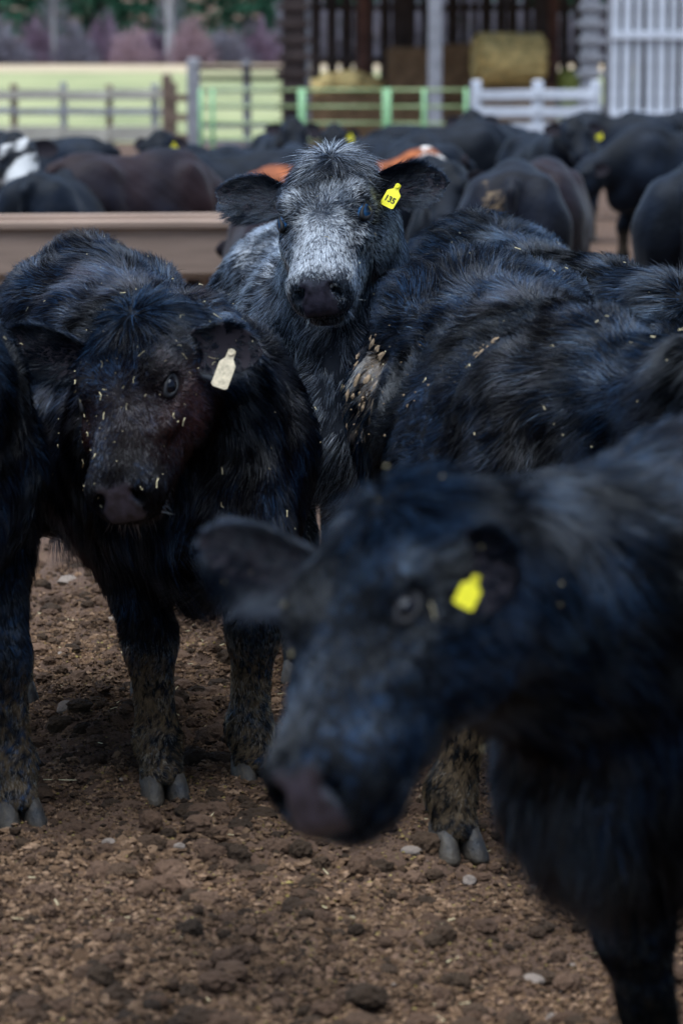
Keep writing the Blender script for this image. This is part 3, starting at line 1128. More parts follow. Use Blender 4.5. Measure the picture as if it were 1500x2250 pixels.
# ------------------------------------------------------------------ ground
def soil_mat():
    m, nt, p, out = new_mat('trampled_soil')
    N, Lk = nt.nodes, nt.links
    tc = N.new('ShaderNodeTexCoord')

    def noise(scale, detail, rough=.6, dist=0.0):
        n = N.new('ShaderNodeTexNoise')
        n.inputs['Scale'].default_value = scale; n.inputs['Detail'].default_value = detail
        n.inputs['Roughness'].default_value = rough; n.inputs['Distortion'].default_value = dist
        Lk.new(tc.outputs['Object'], n.inputs['Vector'])
        return n
    big, mid, fine = noise(1.3, 4), noise(16, 8, .7), noise(95, 4, .7)
    cr = N.new('ShaderNodeValToRGB')
    e = cr.color_ramp.elements
    e[0].position = .28; e[0].color = (.034, .019, .012, 1)
    e[1].position = .75; e[1].color = (.19, .110, .068, 1)
    k = e.new(.52); k.color = (.098, .055, .034, 1)
    ad = N.new('ShaderNodeMath'); ad.operation = 'MULTIPLY_ADD'; ad.inputs[1].default_value = .55
    Lk.new(mid.outputs[0], ad.inputs[0])
    m2 = N.new('ShaderNodeMath'); m2.operation = 'MULTIPLY'; m2.inputs[1].default_value = .45
    Lk.new(big.outputs[0], m2.inputs[0]); Lk.new(m2.outputs[0], ad.inputs[2])
    Lk.new(ad.outputs[0], cr.inputs[0])
    # olive specks of trodden manure and chaff
    cr2 = N.new('ShaderNodeValToRGB')
    cr2.color_ramp.elements[0].position = .62; cr2.color_ramp.elements[0].color = (0, 0, 0, 1)
    cr2.color_ramp.elements[1].position = .70; cr2.color_ramp.elements[1].color = (1, 1, 1, 1)
    Lk.new(noise(48, 3, .7, .5).outputs[0], cr2.inputs[0])
    mx = N.new('ShaderNodeMix'); mx.data_type = 'RGBA'
    mf = N.new('ShaderNodeMath'); mf.operation = 'MULTIPLY'; mf.inputs[1].default_value = .55
    Lk.new(cr2.outputs[0], mf.inputs[0]); Lk.new(mf.outputs[0], mx.inputs['Factor'])
    Lk.new(cr.outputs[0], mx.inputs['A']); mx.inputs['B'].default_value = (.15, .11, .035, 1)
    Lk.new(mx.outputs['Result'], p.inputs['Base Color'])
    p.inputs['Roughness'].default_value = .88
    p.inputs['Specular IOR Level'].default_value = .2
    bp = N.new('ShaderNodeBump'); bp.inputs['Strength'].default_value = 1.0; bp.inputs['Distance'].default_value = .014
    Lk.new(fine.outputs[0], bp.inputs['Height']); Lk.new(bp.outputs[0], p.inputs['Normal'])
    return m


M_SOIL = soil_mat()
M_GRASS = simple_mat('pasture_grass', (.19, .21, .10), rough=.95, spec=.1, var=.25, scale=.12, col2=(.27, .26, .13))
M_DRYGRASS = simple_mat('dry_grass', (.38, .29, .19), rough=.95, spec=.1, var=.25, scale=.3)


def terrain(x, y):
    z = np.zeros_like(x)
    r = np.maximum(0, y - 78)
    z += r * .027 + np.maximum(0, y - 215) * .05
    return z


_dr = random.Random(21)
DENTS = [(_dr.uniform(-.75, .75), _dr.uniform(4.3, 7.6), _dr.uniform(.035, .06), _dr.uniform(.008, .020)) for _ in range(70)]      # hoof prints


def lumps(x, y):
    p = np.stack([x, y, np.zeros_like(x)], 1).astype(np.float32)
    z = vnoise(p, 2.2, 41)[:, 0] * .012 + vnoise(p, 9, 42)[:, 0] * .013
    n = vnoise(p, 30, 43)[:, 0]
    z += np.maximum(n, -.2) * .011
    n2 = vnoise(p, 75, 44)[:, 1]
    z += np.abs(n2) * .006
    for hx, hy, hr, hd in DENTS:
        d2 = ((x - hx) ** 2 + (y - hy) ** 2) / hr ** 2
        z += hd * (-np.exp(-d2 * 1.4) + .55 * np.exp(-(np.sqrt(d2) - 1.25) ** 2 * 6))
    return z


def grid_mesh(name, xs, ys, zfun):
    X, Y = np.meshgrid(xs, ys)
    x, y = X.ravel(), Y.ravel()
    V = np.stack([x, y, zfun(x, y)], 1)
    nx, ny = len(xs), len(ys)
    i = np.arange(nx * ny).reshape(ny, nx)
    Q = np.stack([i[:-1, :-1].ravel(), i[:-1, 1:].ravel(), i[1:, 1:].ravel(), i[1:, :-1].ravel()], 1)
    return mesh_np(name, V, Q)


xs_near = np.arange(-1.6, 1.9001, .011)
xs = np.concatenate([-np.geomspace(1.62, 900, 40)[::-1], xs_near, np.geomspace(1.92, 900, 40)])
ys_near = np.arange(3.6, 8.2, .011)
ys = np.concatenate([np.linspace(-60, 3.58, 12), ys_near, 8.2 + np.geomspace(.012, 1400, 150)])


def ground_z(x, y):
    z = terrain(x, y)
    near = (np.abs(x - .15) < 1.8) & (y > 3.5) & (y < 12)
    fade = np.clip((12 - y[near]) / 3, 0, 1)
    z[near] += lumps(x[near], y[near]) * fade
    z[~near] += 0
    return z


def sheet_z(x, y):
    # the pasture and the hill lie on the same sheet
    return ground_z(x, y)


ground = link('ground', grid_mesh('ground', xs, ys, sheet_z), M_SOIL)
tag(ground, kind='structure')
# pasture beyond the corral, 4 mm proud of the soil sheet
gx = np.linspace(-260, 260, 40)
pasture = link('pasture', grid_mesh('pasture', gx, np.linspace(80, 176, 20), lambda x, y: terrain(x, y) + .03), M_GRASS)
tag(pasture, kind='structure')
verge = link('field_edge', grid_mesh('field_edge', gx, np.linspace(176, 200, 8), lambda x, y: terrain(x, y) + .035), M_DRYGRASS)
tag(verge, kind='structure')


def gz(x, y):
    return float(ground_z(np.array([x], dtype=float), np.array([y], dtype=float))[0])


# clods: many small lumps, one mesh
ICO = None


def ico(sub=1):
    if sub == 0:
        v = np.array([(1, 0, 0), (-1, 0, 0), (0, 1, 0), (0, -1, 0), (0, 0, 1), (0, 0, -1)], dtype=float)
        f = np.array([(0, 2, 4), (2, 1, 4), (1, 3, 4), (3, 0, 4), (2, 0, 5), (1, 2, 5), (3, 1, 5), (0, 3, 5)])
        return v, f
    bm = bmesh.new()
    bmesh.ops.create_icosphere(bm, subdivisions=sub, radius=1)
    v = np.array([x.co for x in bm.verts]); f = np.array([[x.index for x in q.verts] for q in bm.faces])
    bm.free()
    return v, f


def scatter_lumps(name, n, rmin, rmax, power, mat, seed, region, sub=1, flat=.75, sink=.25, rough=.28):
    rng = np.random.default_rng(seed)
    v, f = ico(sub)
    x0, x1, y0, y1 = region
    # evenly over what the lens sees: narrower near the camera
    y = y0 + (y1 - y0) * rng.random(n) ** 1.25
    x = rng.uniform(-1, 1, n) * (.14 * y + .12)
    clus = vnoise(np.stack([x, y, x * 0], 1).astype(np.float32), 5, seed + 1)[:, 0]
    r = (rmin + (rmax - rmin) * rng.random(n) ** power) * (1 + .35 * clus)
    z = ground_z(x, y)
    sc = r[:, None] * np.stack([rng.uniform(.8, 1.4, n), rng.uniform(.8, 1.3, n), flat * rng.uniform(.7, 1.3, n)], 1)
    ang = rng.uniform(0, 6.28, n)
    V = v[None] * (1 + rough * rng.normal(size=(n, len(v), 1)))
    V = V * sc[:, None, :]
    c, s = np.cos(ang)[:, None], np.sin(ang)[:, None]
    X = V[:, :, 0] * c - V[:, :, 1] * s + x[:, None]
    Y = V[:, :, 0] * s + V[:, :, 1] * c + y[:, None]
    Z = V[:, :, 2] + z[:, None] + (sc[:, 2] * (1 - 2 * sink))[:, None]
    VV = np.stack([X, Y, Z], 2).reshape(-1, 3)
    FF = (f[None] + (np.arange(n) * len(v))[:, None, None]).reshape(-1, 3)
    me = mesh_np(name, VV, FF, smooth=False)
    o = link(name, me, mat)
    return o


def clod_mat(name, cols, bump=.6):
    m = simple_mat(name, (.1, .1, .1), rough=.92, spec=.15, var=.4, scale=60, bump=bump)
    nt = m.node_tree
    p = nt.nodes['Principled BSDF']
    geo = nt.nodes.new('ShaderNodeNewGeometry')
    cr = nt.nodes.new('ShaderNodeValToRGB')
    el = cr.color_ramp.elements
    el[0].position = 0; el[0].color = (*cols[0], 1)
    el[1].position = 1; el[1].color = (*cols[-1], 1)
    for k in range(1, len(cols) - 1):
        e = el.new(k / (len(cols) - 1)); e.color = (*cols[k], 1)
    nt.links.new(geo.outputs['Random Per Island'], cr.inputs[0])
    nz = nt.nodes.new('ShaderNodeTexNoise'); nz.inputs['Scale'].default_value = 1.8; nz.inputs['Detail'].default_value = 3
    tc = nt.nodes.new('ShaderNodeTexCoord'); nt.links.new(tc.outputs['Object'], nz.inputs['Vector'])
    mr = nt.nodes.new('ShaderNodeMapRange'); mr.inputs[1].default_value = .3; mr.inputs[2].default_value = .7; mr.inputs[3].default_value = .45; mr.inputs[4].default_value = 1.35
    nt.links.new(nz.outputs[0], mr.inputs[0])
    vm = nt.nodes.new('ShaderNodeVectorMath'); vm.operation = 'SCALE'
    nt.links.new(cr.outputs[0], vm.inputs[0]); nt.links.new(mr.outputs[0], vm.inputs['Scale'])
    nt.links.new(vm.outputs[0], p.inputs['Base Color'])
    return m


M_CLOD = clod_mat('soil_clod', [(.024, .014, .008), (.072, .040, .021), (.110, .061, .033), (.146, .083, .045), (.235, .142, .085)])
M_CHAFF = clod_mat('chaff_crumb', [(.11, .07, .022), (.18, .125, .036), (.27, .20, .07)])
M_STONE = clod_mat('field_stone', [(.12, .085, .062), (.17, .125, .095), (.22, .17, .135)])
tag(scatter_lumps('soil_crumbs', 130000, .0018, .0065, 1.6, M_CLOD, 50, (0, 0, 4.2, 8.3), sub=0, rough=.30, sink=.3, flat=.8), 'fine brown crumbs of trampled soil', 'soil', kind='stuff')
tag(scatter_lumps('soil_clods', 26000, .003, .0085, 2.0, M_CLOD, 51, (0, 0, 4.1, 9.0), sub=1, rough=.34, sink=.3), 'brown clods of trampled soil', 'soil', kind='stuff')
M_CLOD_BIG = clod_mat('big_clod', [(.032, .019, .011), (.055, .033, .019), (.085, .047, .028), (.14, .081, .050)], bump=1.0)
tag(scatter_lumps('large_clods', 3000, .007, .026, 2.4, M_CLOD_BIG, 52, (0, 0, 4.2, 9.5), sub=3, rough=.085, sink=.40), 'bigger lumps of broken brown earth', 'soil', kind='stuff')
tag(scatter_lumps('chaff', 14000, .0012, .0042, 1.8, M_CHAFF, 53, (0, 0, 4.2, 8.5), sub=0, flat=.6), 'olive crumbs of chaff trodden into the soil', 'chaff', kind='stuff')
tag(scatter_lumps('gravel', 110, .004, .011, 1.8, M_STONE, 54, (0, 0, 4.2, 9.5), sub=2, rough=.10), 'small pale gravel lying in the soil', 'gravel', kind='stuff')


def straw_on_ground(n, seed):
    rng = np.random.default_rng(seed)
    V, F = [], []
    for _ in range(n):
        y = rng.uniform(4.2, 8.5); x = rng.uniform(-1, 1) * (.13 * y)
        a = rng.uniform(0, 3.14); ln = rng.uniform(.004, .013) if rng.random() < .95 else rng.uniform(.03, .05)
        w = rng.uniform(.0006, .0014)
        d = np.array([math.cos(a), math.sin(a), rng.uniform(-.2, .3)]); s = np.array([-math.sin(a), math.cos(a), 0])
        c = np.array([x, y, gz(x, y) + .007])
        b = len(V)
        for k in (-1, 1):
            V += [c + d * ln * k + s * w, c + d * ln * k - s * w, c + d * ln * k + np.array([0, 0, w])]
        F += [(b, b + 3, b + 5, b + 2), (b + 2, b + 5, b + 4, b + 1), (b + 1, b + 4, b + 3, b)]
    return link('straw_litter', mesh_np('straw_litter', np.array(V), F, smooth=False), M_STRAW)


tag(straw_on_ground(160, 61), 'short bits of straw scattered over the soil', 'straw', kind='stuff')


def stone(label, px, py, w, h=None, seed=0, mat=None):
    """a stone on the ground seen at pixel (px, py)"""
    rng = np.random.default_rng(100 + seed)
    dep = PITCH + math.atan((py - 1125) / FPX)
    y = CAM_Z / math.tan(dep)
    p = at(px, py, y)
    v, f = ico(3)
    v = v * np.array([1, .8, h or .6])
    for _ in range(9):                                   # cut flat facets
        n = rng.normal(size=3); n /= np.linalg.norm(n)
        d = v @ n - rng.uniform(.5, .8)
        v = v - np.outer(np.maximum(d, 0), n)
    v = v * (1 + .05 * vnoise(v.astype(np.float32), 3, seed)[:, :1]) * w
    o = link('stone', mesh_np('stone', v, f, smooth=False), mat or M_STONE)
    o.location = (p.x, p.y, gz(p.x, p.y) + w * (h or .6) * .45)
    o.rotation_euler = (rng.uniform(-.2, .2), rng.uniform(-.2, .2), rng.uniform(0, 6))
    tag(o, label, 'stone', 'loose stones on the soil')


stone('angular pinkish stone beside the cream-tagged calf\'s front hoof', 528, 1712, .024, .7, 1)
stone('flat tan stone on the soil between the left calf\'s legs', 150, 1582, .036, .4, 2)
stone('pale rounded stone near the bottom right of the ground', 1170, 1892 + 240, .026, .5, 3)
stone('dull flat stone below the nearest calf\'s muzzle', 905, 1897, .026, .4, 4)
stone('grey stone with a straw stem leaning on it', 1030, 1928, .018, .6, 5)
stone('pale stone at the bottom right beside the blurred foreleg', 1215, 2200, .020, .6, 6)
stone('small buff stone left of centre in the lower soil', 240, 1892, .018, .6, 7)
stone('white flat stone on the far soil behind the left calf\'s legs', 150, 1283, .040, .4, 8)
stone('round tan stone below the cleft hoof of the cream-tagged calf', 395, 1898, .018, .6, 9)
stone('low brown stone under the nearest calf\'s nose', 552, 1830, .016, .6, 10)


# ------------------------------------------------------------------ the calves near the camera
NEAR = 'calves standing close to the camera'
QUICK = 1.0
nA = at(697, 655, 6.78); pA = at(738, 402, 7.12)
calf_a, cA = make_calf('blue roan calf with grizzled grey face and blue eye looking straight at the camera', (-.06, 7.64, 0), (.14, -.99), 1.0,
                       pA, nA - pA, (-.30, -1, .30), coat_roan, h=.008, nhair=int(250000 * QUICK), seed=11, group=NEAR, straw=40,
                       feet={'FR': (.10, .02), 'FL': (.04, .0)}, eye_me=EYE_BLUE_ME,
                       ears={1: ((-.02, 1, .0), (.60, .15, 1), (1.1, .95, .9)), -1: ((-.34, -1, .12), (.65, -.1, 1), (1.3, 1.0, .9))},
                       tags=[(1, .085, .0, (.55, .1, 1), (-.6, -1, .1), 'yellow', '135')], dense_head=5.0, hair_w=.0009, fat=.92, face_len=1.0, eye_sc=1.02)
nB = at(262, 1095, 5.52); pB = at(328, 738, 5.78)
calf_b, cB = make_calf('black calf with reddish cheek, hay on its face and a cream ear tag', (-.44, 6.36, 0), (.343, -.94), .965,
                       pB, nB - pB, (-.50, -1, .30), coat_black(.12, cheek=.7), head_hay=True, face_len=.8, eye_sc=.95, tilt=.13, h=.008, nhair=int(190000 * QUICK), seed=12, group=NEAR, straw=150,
                       lx=1.1, feet={'FR': (.03, .03), 'FL': (-.02, .0), 'HL': (-.02, .05), 'HR': (-.04, -.05)},
                       ears={1: ((.12, 1, -.1), (.50, .0, 1), 1.0), -1: ((-.34, -1, .30), (.75, -.1, 1), (1.5, .95, .8))},
                       tags=[(1, .125, .0, (.35, .1, 1), (-.2, -1, .1), 'cream')], tail_up=.04)
nC = at(758, 1555, 3.22); pC = at(922, 1185, 3.40)
calf_c, cC = make_calf('nearest black calf, blurred, head lowered to the left with a yellow ear tag', (.71, 3.95, 0), (-.78, -.62), .94,
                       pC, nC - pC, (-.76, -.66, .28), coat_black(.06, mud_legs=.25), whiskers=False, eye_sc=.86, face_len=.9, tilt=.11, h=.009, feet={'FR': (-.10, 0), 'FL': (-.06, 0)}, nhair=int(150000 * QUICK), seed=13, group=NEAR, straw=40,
                       ears={1: ((.70, 1, .05), (.35, .1, .9), .95), -1: ((-.30, -1, .42), (.75, -.1, 1), (1.6, .9, .85))},
                       tags=[(1, .115, .0, (.45, 0, 1), (-.35, -1, .1), 'small')])
pD = at(1705, 800, 4.95)
calf_d, cD = make_calf('black calf seen from behind its hip, dried mud on its rump', (.41, 5.90, 0), (.25, -.97), .965,
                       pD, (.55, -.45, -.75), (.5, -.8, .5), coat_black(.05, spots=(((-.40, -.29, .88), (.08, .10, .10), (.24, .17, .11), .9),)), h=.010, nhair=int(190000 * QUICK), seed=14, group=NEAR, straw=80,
                       feet={'FR': (.0, -.17)}, lx=1.02, fat=1.12, tilt=.13, ears={-1: ((-.1, -1, -.2), (.55, -.1, 1), .8)})
mud_flakes(calf_d, cD, (-.42, -.27, .88), (.13, .14, .15), 45, .017, 3, M_MUD)
mud_flakes(calf_d, cD, (.20, -.20, 1.03), (.06, .08, .04), 16, .013, 4, M_MUD)
mud_flakes(calf_d, cD, (-.1, -.28, .95), (.35, .1, .2), 24, .006, 5, M_MUD)
calf_e, cE = make_calf('shaggy black calf whose back shows behind the mud-spotted calf', (.53, 7.19, 0), (.37, -.93), .98,
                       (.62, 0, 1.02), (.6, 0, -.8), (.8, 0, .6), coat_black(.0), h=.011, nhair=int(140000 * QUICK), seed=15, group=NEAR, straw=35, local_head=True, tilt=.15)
pF = at(-200, 740, 5.4)
calf_f, cF = make_calf('black calf cut off by the left edge, one muddy foreleg in view', (-.965, 5.99, 0), (.30, -.95), .97,
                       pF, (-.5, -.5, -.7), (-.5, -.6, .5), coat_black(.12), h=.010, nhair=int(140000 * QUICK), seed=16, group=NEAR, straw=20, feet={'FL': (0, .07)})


# ------------------------------------------------------------------ yard furniture and buildings
M_WOOD_GREY = simple_mat('weathered_wood', (.27, .26, .27), rough=.85, spec=.2, var=.3, scale=5, stretch=(1, 1, 1))
M_WOOD_PALE = simple_mat('bleached_wood', (.38, .34, .28), rough=.85, spec=.2, var=.25, scale=4)
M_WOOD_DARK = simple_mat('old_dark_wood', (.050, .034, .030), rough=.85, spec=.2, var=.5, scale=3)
M_WOOD_RED = simple_mat('reddish_post_wood', (.13, .060, .045), rough=.85, spec=.2, var=.4, scale=3)
M_WOOD_BROWN = simple_mat('brown_wood', (.17, .115, .085), rough=.85, spec=.2, var=.4, scale=4)
M_BUNK = simple_mat('bunk_plank', (.30, .205, .15), rough=.8, spec=.2, var=.28, scale=5, stretch=(.3, 3, 3))
M_WHITE = simple_mat('worn_white_paint', (.52, .52, .55), rough=.7, spec=.3, var=.2, scale=4)
M_GREEN = simple_mat('green_painted_steel', (.17, .32, .14), rough=.45, spec=.45, var=.2, scale=3)
M_PALEGREEN = simple_mat('faded_green_steel', (.28, .34, .15), rough=.5, spec=.4, var=.25, scale=3)
M_HAY = simple_mat('gold_hay', (.68, .48, .19), rough=.95, spec=.1, var=.4, scale=6, bump=.8)
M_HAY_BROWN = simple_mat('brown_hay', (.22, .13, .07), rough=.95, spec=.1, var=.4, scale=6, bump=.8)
M_HAY_GREEN = simple_mat('green_hay', (.22, .23, .06), rough=.95, spec=.1, var=.4, scale=6, bump=.8)
M_ROOF = simple_mat('barn_roof_steel', (.20, .19, .19), rough=.6, spec=.4, var=.3, scale=2)
M_BLUE = simple_mat('blue_plastic', (.10, .33, .42), rough=.4, spec=.5, var=.15, scale=3)


def box_mesh(name, sx, sy, sz, bev=.0, wob=0.0, seed=0):
    bm = bmesh.new()
    bmesh.ops.create_cube(bm, size=1)
    bmesh.ops.scale(bm, vec=(sx, sy, sz), verts=bm.verts)
    if bev:
        bmesh.ops.bevel(bm, geom=bm.edges[:], offset=bev, segments=1, affect='EDGES')
    if wob:
        rr = random.Random(seed)
        for v in bm.verts:
            v.co += Vector((rr.uniform(-wob, wob), rr.uniform(-wob, wob), rr.uniform(-wob, wob)))
    me = bpy.data.meshes.new(name)
    bm.to_mesh(me); bm.free()
    return me


def board(name, parent, c, size, mat, rot=(0, 0, 0), wob=.006):
    me = box_mesh(name, *size, bev=min(size) * .12, wob=wob, seed=random.randint(0, 99999))
    o = link(name, me, mat, parent)
    o.location = c
    o.rotation_euler = rot
    return o


def tube(name, parent, a, b, r, mat, n=8):
    a, b = Vector(a), Vector(b)
    d = b - a
    bm = bmesh.new()
    bmesh.ops.create_cone(bm, cap_ends=True, segments=n, radius1=r, radius2=r, depth=d.length)
    me = bpy.data.meshes.new(name)
    bm.to_mesh(me); bm.free()
    me.polygons.foreach_set('use_smooth', np.ones(len(me.polygons), dtype=bool))
    o = link(name, me, mat, parent)
    o.location = (a + b) / 2
    o.rotation_euler = d.to_track_quat('Z', 'Y').to_euler()
    return o


def px_x(px, y):
    return (px - 750) / FPX * y * 1.003


# feed bunk
bunk = empty('feed_bunk', (px_x(352, 15.0), 15.0, -.03), math.radians(8))
tag(bunk, 'long wooden feed bunk of pinkish tan planks behind the calves on the left', 'feed bunk')
L0, L1 = -3.2, .46
mid, ln = (L0 + L1) / 2, L1 - L0
board('side_plank', bunk, (mid, -.36, .72), (ln, .045, .23), M_BUNK, wob=.004)
board('side_plank', bunk, (mid, .36, .72), (ln, .045, .23), M_BUNK, wob=.004)
board('top_rail', bunk, (mid, -.365, .857), (ln + .03, .11, .04), M_BUNK, wob=.003)
board('top_rail', bunk, (mid, .365, .857), (ln + .03, .11, .04), M_BUNK, wob=.003)
board('end_plank', bunk, (L1 - .03, 0, .70), (.045, .66, .265), M_BUNK, wob=.003)
board('end_plank', bunk, (L0 + .03, 0, .70), (.045, .66, .265), M_BUNK, wob=.003)
board('floor_plank', bunk, (mid, 0, .59), (ln - .1, .66, .04), M_BUNK, wob=.003)
for lx_ in (-3.0, -1.9, -.8, .30):
    for ly_ in (-.30, .30):
        board('leg', bunk, (lx_, ly_, .285), (.10, .10, .57), M_BUNK, wob=.004)

# left fence of grey planks
FY = 71.0
fence = empty('plank_fence', (px_x(200, FY), FY, 0))
tag(fence, 'weathered grey plank fence with three rails along the pasture on the left', 'fence')
fx = fence.location.x
post_x = [px_x(p, FY) - fx for p in (-60, 40, 148, 247, 345, 385)]
for i, xx in enumerate(post_x):
    board('post', fence, (xx, 0, .83), (.17, .17, 1.66 + .06 * (i % 3)), M_WOOD_BROWN if i % 2 else M_WOOD_GREY, wob=.01)
for a, b in zip(post_x[:-1], post_x[1:]):
    for k, (z, hh) in enumerate(((1.42, .24), (1.02, .16), (.46, .36))):
        board('rail', fence, ((a + b) / 2, -.12 - .004 * k, z + random.uniform(-.03, .03)), (b - a - .02, .05, hh), (M_WOOD_PALE if k != 1 else M_WOOD_GREY), rot=(0, random.uniform(-.015, .015), 0), wob=.008)

# gate post and taller fence
FY2 = 66.0
gate = empty('rail_fence', (px_x(520, FY2), FY2, 0))
tag(gate, 'taller open rail fence with a thick post left of the barn', 'fence')
gx0 = gate.location.x
for p, w_, hh, m_ in ((430, .30, 2.25, M_WOOD_GREY), (545, .19, 2.2, M_WOOD_GREY), (628, .16, 2.1, M_WOOD_BROWN), (372, .24, 1.9, M_WOOD_BROWN)):
    board('post', gate, (px_x(p, FY2) - gx0, 0, hh / 2), (w_, w_, hh), m_, wob=.012)
for z in (2.02, 1.80, 1.52, 1.15, .72, .35):
    for a, b in ((436, 541), (549, 624)):
        xa, xb = px_x(a, FY2) - gx0, px_x(b, FY2) - gx0
        board('rail', gate, ((xa + xb) / 2, -.12, z), (xb - xa + .1, .05, .10), M_WOOD_DARK if z > 1.6 else M_WOOD_GREY, wob=.008)
for z in (1.35, .9, .45):
    xa, xb = px_x(378, FY2) - gx0, px_x(424, FY2) - gx0
    board('rail', gate, ((xa + xb) / 2, -.12, z), (xb - xa + .1, .05, .16), M_WOOD_BROWN, wob=.008)


# green tube panels
def corral_panel(label, pa, pb, y, top=1.52, n=6, uprights=(0, .5, 1), slope=0.0):
    xa, xb = px_x(pa, y), px_x(pb, y)
    root = empty('corral_panel', ((xa + xb) / 2, y, 0))
    hw = (xb - xa) / 2
    for k in range(n):
        z = .22 + (top - .22) * k / (n - 1)
        tube('rail', root, (-hw, 0, z), (hw, slope, z), .021, M_PALEGREEN)
    for t in uprights:
        x = -hw + 2 * hw * t
        tube('upright', root, (x, -.03, .02), (x, -.03, top + .03), .034, M_GREEN)
    tag(root, label, 'corral panel', 'green steel corral panels')


corral_panel('green steel corral panel nearest the thick fence post', 445, 660, 46, uprights=(0, .12, 1))
corral_panel('middle green steel corral panel in front of the barn', 668, 845, 45.4, uprights=(0, .99))
corral_panel('green steel corral panel next to the white board fence', 853, 1025, 45, uprights=(0, .44, .97))

# white board fence
WY = 48.0
wf_ = empty('board_fence', (px_x(1150, WY), WY, 0))
tag(wf_, 'low white board fence with square posts in front of the hay', 'fence')
wx = wf_.location.x
for p in (1042, 1175, 1300):
    board('post', wf_, (px_x(p, WY) - wx, 0, .84), (.17, .17, 1.68), M_WHITE, wob=.006)
for z, hh in ((1.44, .16), (1.16, .16), (.88, .20), (.52, .16)):
    for a, b in ((1042, 1175), (1175, 1300)):
        xa, xb = px_x(a, WY) - wx, px_x(b, WY) - wx
        board('rail', wf_, ((xa + xb) / 2, -.115, z), (xb - xa - .01, .045, hh), M_WHITE, rot=(0, random.uniform(-.012, .012), 0), wob=.006)
# blue tub
bm = bmesh.new()
bmesh.ops.create_cone(bm, cap_ends=True, segments=20, radius1=.15, radius2=.12, depth=.5)
bmesh.ops.bevel(bm, geom=[e for e in bm.edges if len(e.link_faces) == 2 and e.calc_face_angle(0) > 1], offset=.03, segments=2, affect='EDGES')
me = bpy.data.meshes.new('drum'); bm.to_mesh(me); bm.free()
drum = empty('plastic_drum', (px_x(1015, 44.2), 44.2, 0))
dr = link('body', me, M_BLUE, drum); dr.location = (0, 0, .85)
board('stand', drum, (0, 0, .298), (.30, .30, .59), M_WOOD_BROWN)
tag(drum, 'small blue drum on a wooden stand at the green panel\'s end', 'drum')

# barn
BY = 58.0
barn = empty('barn', (px_x(1000, BY), BY, 0))
tag(barn, 'open-fronted old barn with dark slatted walls and heavy posts', 'barn')
bx0 = barn.location.x
H_ = 4.4


def barn_post(px, dy, w_, mat, cribs=False):
    x = px_x(px, BY + dy) - bx0
    po = board('post', barn, (x, dy, H_ / 2), (w_, w_, H_), mat, wob=.01)
    if cribs:
        for k in range(13):
            z = .2 + k * .33
            board('cross_plank', po, (random.uniform(-.03, .03), -w_ / 2 - .03, z - H_ / 2), (w_ * 1.55 + random.uniform(-.06, .06), .06, .11), mat, wob=.008)


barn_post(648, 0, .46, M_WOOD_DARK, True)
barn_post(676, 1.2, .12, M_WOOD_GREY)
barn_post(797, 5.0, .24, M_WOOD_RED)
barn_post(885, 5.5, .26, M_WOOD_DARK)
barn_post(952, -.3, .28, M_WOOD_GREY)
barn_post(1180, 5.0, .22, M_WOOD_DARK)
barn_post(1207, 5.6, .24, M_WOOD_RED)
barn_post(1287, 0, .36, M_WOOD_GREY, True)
# slatted back wall, a board at a time
x = px_x(684, BY + 8) - bx0
xe = px_x(1560, BY + 8) - bx0
rr = random.Random(5)
while x < xe:
    w_ = rr.uniform(.14, .27)
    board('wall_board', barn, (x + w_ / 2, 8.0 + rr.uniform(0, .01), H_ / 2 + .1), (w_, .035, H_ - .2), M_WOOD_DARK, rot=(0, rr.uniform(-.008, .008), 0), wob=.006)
    x += w_ + rr.uniform(.03, .15)
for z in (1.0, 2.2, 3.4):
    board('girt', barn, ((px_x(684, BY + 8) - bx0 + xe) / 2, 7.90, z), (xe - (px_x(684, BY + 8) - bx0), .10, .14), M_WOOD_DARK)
xl, xr = px_x(618, BY) - bx0, px_x(1600, BY + 4) - bx0
rf = board('roof', barn, ((xl + xr) / 2, 4.0, H_ + .45), (xr - xl + .8, 9.6, .12), M_ROOF, rot=(math.radians(-4), 0, 0))
board('header_beam', barn, ((xl + xr) / 2, -.02, H_ - .02), (xr - xl, .22, .34), M_WOOD_DARK)

# pale slatted wall at the right
SY = 52.0
sl = empty('slatted_gate', (px_x(1420, SY), SY, 0))
tag(sl, 'tall white slatted gate at the right edge of the barn', 'gate')
sx0 = sl.location.x
for i in range(12):
    p = 1342 + i * 25
    w_ = .135 + .03 * math.sin(i * 2.1)
    board('slat', sl, (px_x(p, SY) - sx0, 0, 2.55), (w_, .03, 3.1), M_WHITE, rot=(0, random.uniform(-.008, .008), 0), wob=.005)
for z in (1.06, 2.50, 3.9):
    board('cross_rail', sl, (px_x(1480, SY) - sx0, -.045, z), (px_x(1625, SY) - px_x(1330, SY), .05, .15), M_WHITE, wob=.005)
for p in (1334, 1620):
    board('post', sl, (px_x(p, SY) - sx0, .06, 2.05), (.14, .12, 4.1), M_WOOD_GREY, wob=.006)


